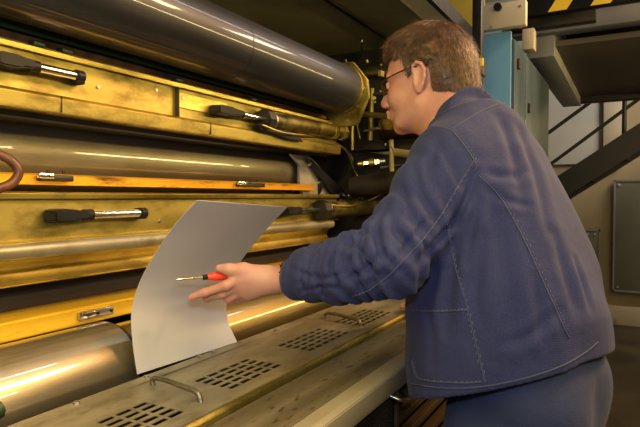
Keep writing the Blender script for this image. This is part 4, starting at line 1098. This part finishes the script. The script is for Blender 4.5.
# ---- trousers
def build_trousers():
    F = Field(np.arange(.90, 1.50, .0055), np.arange(-.06, .50, .0055), np.arange(.015, 1.12, .0085))
    c0 = Vector((Pt(521, 400, 1.12).x, Pt(521, 400, 1.12).y, 0))
    F.tube([ring(c0+Vector((0, 0, .84)), .175, .112, R(2)), ring(c0+tf*-.008+Vector((0, 0, .92)), .180, .124, R(4)), ring(c0+tf*-.010+Vector((0, 0, 1.0)), .175, .135, R(6)), ring(c0+Vector((0, 0, 1.10)), .17, .13, R(8))], .02)
    F.ell(V3(c0-tf*.055+tl*.07+Vector((0, 0, .965))), (.09, .09, .085), None, .04)
    F.ell(V3(c0-tf*.055-tl*.07+Vector((0, 0, .965))), (.09, .09, .085), None, .04)
    for s in (1, -1):
        hp = c0+tl*s*.090+Vector((0, 0, .87)); kn = hp+Vector((0, 0, -.40))+tf*.02; an = kn+Vector((0, 0, -.42))-tf*.02
        F.chain([V3(hp), V3(kn), V3(an)], [.108, .085, .078], .03)
    def und(X, Y, Z): return .003*np.sin(20*X+18*Y+26*Z+2*np.sin(15*Z))+.0018*np.sin(44*Z-25*Y+9*X)
    F.apply((.9, -.1, 0), (1.6, .6, 1.2), und, mode='add', m=0)
    F.apply((.9, -.1, 0), (1.6, .6, 1.2), lambda X, Y, Z: Y-.402+X*0+Z*0, mode='i', m=0)
    F.apply((.9, -.1, 0), (1.6, .6, .1), lambda X, Y, Z: .04-Z+X*0+Y*0, mode='i', m=0)
    return F.mesh(), c0
(V, Q), c0 = build_trousers(); V = relax(V, Q, 3, .5)
link('trousers', mesh_from(V, Q, 'trousers'), M['trousers'], man)
# shoes
for s in (1, -1):
    F = Field(np.arange(.9, 1.7, .006), np.arange(-.2, .6, .006), np.arange(-.01, .16, .006))
    a = Vector((c0.x, c0.y, 0))+tl*s*.090
    F.cap(V3(a-tf*.05+Vector((0, 0, .045))), V3(a+tf*.05+Vector((0, 0, .045))), .045, .045, .02)
    F.cap(V3(a+tf*.05+Vector((0, 0, .04))), V3(a+tf*.16+Vector((0, 0, .03))), .045, .038, .02)
    F.cap(V3(a-tf*.02+Vector((0, 0, .06))), V3(a-tf*.02+Vector((0, 0, .12))), .05, .045, .02)
    F.apply((.9, -.2, -.01), (1.7, .6, .16), lambda X, Y, Z: .001-Z+X*0+Y*0, mode='i', m=0)
    V, Q = F.mesh(); link('shoe', mesh_from(V, Q, 'shoe'), M['leather'], man)

# ---- hair
def hair_mat():
    m, nt, b = mat_new('greying_brown_hair'); N = nt.nodes; L = nt.links
    tc = N.new('ShaderNodeTexCoord'); at_ = N.new('ShaderNodeAttribute'); at_.attribute_name = 'grey'
    nz = N.new('ShaderNodeTexNoise'); nz.inputs['Scale'].default_value = 90; nz.inputs['Detail'].default_value = 4
    L.new(tc.outputs['Object'], nz.inputs['Vector'])
    rp = N.new('ShaderNodeValToRGB'); rp.color_ramp.elements[0].position = .3; rp.color_ramp.elements[1].position = .7
    rp.color_ramp.elements[0].color = (.030, .012, .004, 1); rp.color_ramp.elements[1].color = (.19, .080, .024, 1)
    L.new(nz.outputs['Fac'], rp.inputs[0])
    tn = N.new('ShaderNodeAttribute'); tn.attribute_name = 'tone'; vm = N.new('ShaderNodeVectorMath'); vm.operation = 'SCALE'
    L.new(rp.outputs[0], vm.inputs[0]); L.new(tn.outputs['Fac'], vm.inputs['Scale'])
    mx = N.new('ShaderNodeMix'); mx.data_type = 'RGBA'; mx.inputs['B'].default_value = (.20, .155, .115, 1)
    L.new(at_.outputs['Fac'], mx.inputs['Factor']); L.new(vm.outputs[0], mx.inputs['A']); L.new(mx.outputs['Result'], b.inputs['Base Color'])
    b.inputs['Roughness'].default_value = .42; b.inputs['Specular IOR Level'].default_value = .7
    return m
M['hair'] = hair_mat()
def hairline(x, y, z):
    """positive where hair grows, head-local coordinates"""
    s = abs(y)
    front = z-(.060-.10*(x-.06)) if x > .03 else 1
    if x > .03: lim = .062 + (.045-s)*.15 + (x-.075)*.1
    elif x > -.002: lim = .020+.030*(x+.002)/.03 if s > .045 else .0
    elif x > -.034: lim = .030
    else: lim = -.060+max(0, (x+.060))*1.1
    # sideburn
    if .004 < x < .022 and s > .05: lim = -.004
    return z-lim
def build_hair():
    h = .003
    lo = np.array([HC.x, HC.y, HC.z])-.16
    F = Field(np.arange(lo[0], lo[0]+.32, h), np.arange(lo[1], lo[1]+.32, h), np.arange(lo[2], lo[2]+.32, h))
    hh = lambda x, y, z: V3(H(x, y, z))
    F.ell(hh(-.014, 0, .042), (.104, .085, .096), RH, .02)
    F.ell(hh(-.058, 0, -.010), (.062, .070, .078), RH, .03); F.ell(hh(-.082, 0, -.045), (.036, .055, .055), RH, .02)
    F.ell(hh(.040, 0, .085), (.050, .052, .034), RH, .03)
    for s in (1, -1): F.cap(hh(.012, s*.069, .03), hh(.011, s*.071, .002), .010, .006, .01)
    X = F.x[:, None, None]-HC.x; Y = F.y[None, :, None]-HC.y; Z = F.z[None, None, :]-HC.z
    lx = X*hf.x+Y*hf.y+Z*hf.z; ly = X*hl.x+Y*hl.y+Z*hl.z; lz = X*hu.x+Y*hu.y+Z*hu.z
    th = np.arctan2(ly, lz-.02)
    s = np.abs(ly)
    # strands as shallow grooves following the comb direction
    F.F += .35*(.0016*np.sin(th*46+lx*60+2.5*np.sin(lx*35+ly*20))+.0014*np.sin(th*23-lx*40+2*np.sin(lx*50))).astype(np.float32)
    lim = np.where(lx > .03, .060+(.045-s)*.12+(lx-.075)*.1, np.where(lx > -.002, np.where(s > .045, .026+.034*(lx+.002)/.032, 0), np.where(lx > -.036, .026, -.098+np.clip(lx+.070, 0, 1)*1.5)))
    lim = lim-.034*np.exp(-((lx-.012)/.008)**2)*(s > .04)
    lim = lim+.004*np.sin(lx*260+s*90)+.003*np.sin(lx*510)
    F.F = np.maximum(F.F, ((lim-lz)*.8).astype(np.float32))
    return F.mesh()
V, Q = build_hair(); V = relax(V, Q, 2, .5)
hair = link('hair', mesh_from(V, Q, 'hair'), M['hair'], man)
lv = (V-V3(HC))@RH
def greyness(lx, ly, lz): return np.clip((lx-.0)/.03, 0, 1)*np.clip((.075-lz)/.03, 0, 1)*.8 + np.clip((.045-np.abs(lz-.028))/.03, 0, 1)*np.clip((lx+.06)/.06, 0, 1)*.12
at_ = hair.data.attributes.new('grey', 'FLOAT', 'POINT'); at_.data.foreach_set('value', np.clip(greyness(lv[:, 0], lv[:, 1], lv[:, 2]), 0, 1).astype(np.float32))
t_ = hair.data.attributes.new('tone', 'FLOAT', 'POINT'); t_.data.foreach_set('value', np.full(len(V), .45, np.float32))
def strands():
    hb = BVHTree.FromPolygons([Vector(v) for v in V], [list(q) for q in Q])
    rng = random.Random(3); vs_ = []; fs_ = []; gr = []; tn = []
    crown = Vector((-.055, 0, .12))
    idx = np.random.choice(len(V), 11000)
    for i in idx:
        l = Vector(lv[i]); 
        if rng.random() < .25 and l.z < .0: pass
        p = Vector(V[i])
        # comb direction: away from crown, sides sweep back and down
        sm = lambda q: (lambda c: c*c*(3-2*c))(min(1, max(0, q)))
        wt = sm((l.z-.03)/.07)*sm((l.x+.09)/.10)
        wb = sm((-.02-l.x)/.05)
        dt = Vector((.75, l.y*7, -.15)); ds = Vector((-.75, l.y*1.0, -.45)); db_ = Vector((-.15, l.y*2, -1))
        d = dt*wt+(ds*(1-wb)+db_*wb)*(1-wt)
        d = d+Vector((rng.gauss(0, .16), rng.gauss(0, .16), rng.gauss(0, .16))); d.normalize()
        D_ = hf*d.x+hl*d.y+hu*d.z
        L = rng.uniform(.018, .042); n = 5; pts = []; lift = rng.uniform(.0, .005) if rng.random() < .93 else rng.uniform(.005, .014)
        q = p.copy(); nn = None
        for k in range(n+1):
            loc, nn, _, _ = hb.find_nearest(q)
            if (q-HC).dot(nn) < 0: nn = -nn
            pts.append(loc+nn*(lift*k/n+.0004)); D_ = (D_-nn*D_.dot(nn)).normalized(); q = loc+D_*(L/n)
            if k and (pts[-1]-pts[-2]).length < L/n*.4: 
                pts[-1] = pts[-2]+D_*(L/n)+nn*.001; q = pts[-1]
        g_ = float(np.clip(greyness(l.x, l.y, l.z)+rng.gauss(0, .12), 0, 1))
        tone = rng.choice([.35, .5, .7, 1.0, 1.5, 2.1]); base = len(vs_); w0 = rng.uniform(.0004, .0008)
        for k, c in enumerate(pts):
            t_ = (pts[min(k+1, n)]-pts[max(k-1, 0)]).normalized(); s_ = t_.cross(nn).normalized(); u_ = s_.cross(t_)
            wd = w0*(1-.8*k/n)
            for a in (0, 2.094, 4.189): vs_.append(c+(s_*math.cos(a)+u_*math.sin(a))*wd); gr.append(g_); tn.append(tone)
        for k in range(n):
            for a in range(3):
                b0 = base+k*3; fs_.append((b0+a, b0+(a+1) % 3, b0+3+(a+1) % 3, b0+3+a))
    me = bpy.data.meshes.new('hair_strands'); me.from_pydata([tuple(v) for v in vs_], [], fs_); me.update()
    for p_ in me.polygons: p_.use_smooth = True
    a_ = me.attributes.new('grey', 'FLOAT', 'POINT'); a_.data.foreach_set('value', gr); b_ = me.attributes.new('tone', 'FLOAT', 'POINT'); b_.data.foreach_set('value', tn)
    return link('hair_strands', me, M['hair'], hair)
strands()['kind'] = 'stuff'
# eyebrow
for s in (1, -1):
    bm = bmesh.new()
    tube_bm(bm, [H(.0905, s*.012, .026), H(.088, s*.030, .031), H(.078, s*.047, .026)], lambda t: .0028*(1-.5*t), n=8)
    bm_obj('eyebrow', bm, M['hair'], man, smooth=True)

# ---- glasses
gl = bpy.data.objects.new('glasses', None); C.objects.link(gl); gl.location = H(.1, 0, 0); gl.parent = man
gl.matrix_parent_inverse = man.matrix_world.inverted(); bpy.context.view_layer.update()
for s in (1, -1):
    tube('temple_arm', [H(-.012, s*.083, .020), H(.010, s*.082, .021), H(.06, s*.073, .012), H(.090, s*.058, .005)], .0017, M['glass_frame'], gl, n=8)
    ring_ = [H(.095-.006*abs(math.cos(a))*(1 if math.cos(a)*s > 0 else .2), s*.033+.023*math.cos(a), -.003+.0135*math.sin(a)) for a in [2*math.pi*k/24 for k in range(25)]]
    tube('rim', ring_, .0013, M['glass_frame'], gl, n=6, smooth=False)
    m_, nt, b_ = mat_new('lens_glass'); b_.inputs['Transmission Weight'].default_value = 1; b_.inputs['Roughness'].default_value = .02; b_.inputs['IOR'].default_value = 1.08
    bm = bmesh.new(); c_ = bm.verts.new(H(.094, s*.033, -.003)); rv = [bm.verts.new(q) for q in ring_[:-1]]
    for k in range(24): bm.faces.new((c_, rv[k], rv[(k+1) % 24]))
    bmesh.ops.solidify(bm, geom=bm.faces[:], thickness=.001)
    bm_obj('lens', bm, m_, gl, smooth=True)
tube('bridge', [H(.094, .010, .0), H(.104, 0, .004), H(.094, -.010, .0)], .0014, M['glass_frame'], gl, n=8)

# ---- screwdriver in the hand
t0 = Pt(177.5, 279.3, 1.075); t1 = Pt(204, 277.3, 1.098); t2 = Pt(243, 274.5, 1.135)
sd_ = empty('screwdriver', t1, 'small screwdriver with red handle and bright shaft in the left hand', 'screwdriver')
d_ = (t1-t0).normalized()
tube('shaft', [t0+d_*.006, t1], .0022, M['brass_shaft'], sd_, n=12, smooth=False)
tube('tip', [t0-d_*.002, t0+d_*.008], lambda s: .0014+.0018*s, M['brass_shaft'], sd_, n=12, smooth=False)
tube('collar', [t1-d_*.002, t1+d_*.0065], .0052, M['black'], sd_, n=20, smooth=False)
h0 = t1+d_*.0065; h1 = t2
tube('handle', [h0, h0.lerp(h1, .12), h0.lerp(h1, .3), h0.lerp(h1, .5), h0.lerp(h1, .9), h1], lambda s: .0062+.0024*min(1, s*3.2), M['red'], sd_, n=16)

# ---- lamps of the hall (above and behind the photographer)
def tube_lamp(p, L, label):
    t = empty('tube_lamp', p, label, 'lamp')
    bx('housing', (p[0]-L/2, p[1]-.05, p[2]+.04), (p[0]+L/2, p[1]+.02, p[2]+.08), M['lamp_body'], t)
tube_lamp((2.0, -1.06, 1.95), 6.0, 'long tube lamp over the aisle opposite the press')
tube_lamp((3.2, -.75, 4.18), 7.0, 'long cool white tube lamp high above the aisle')
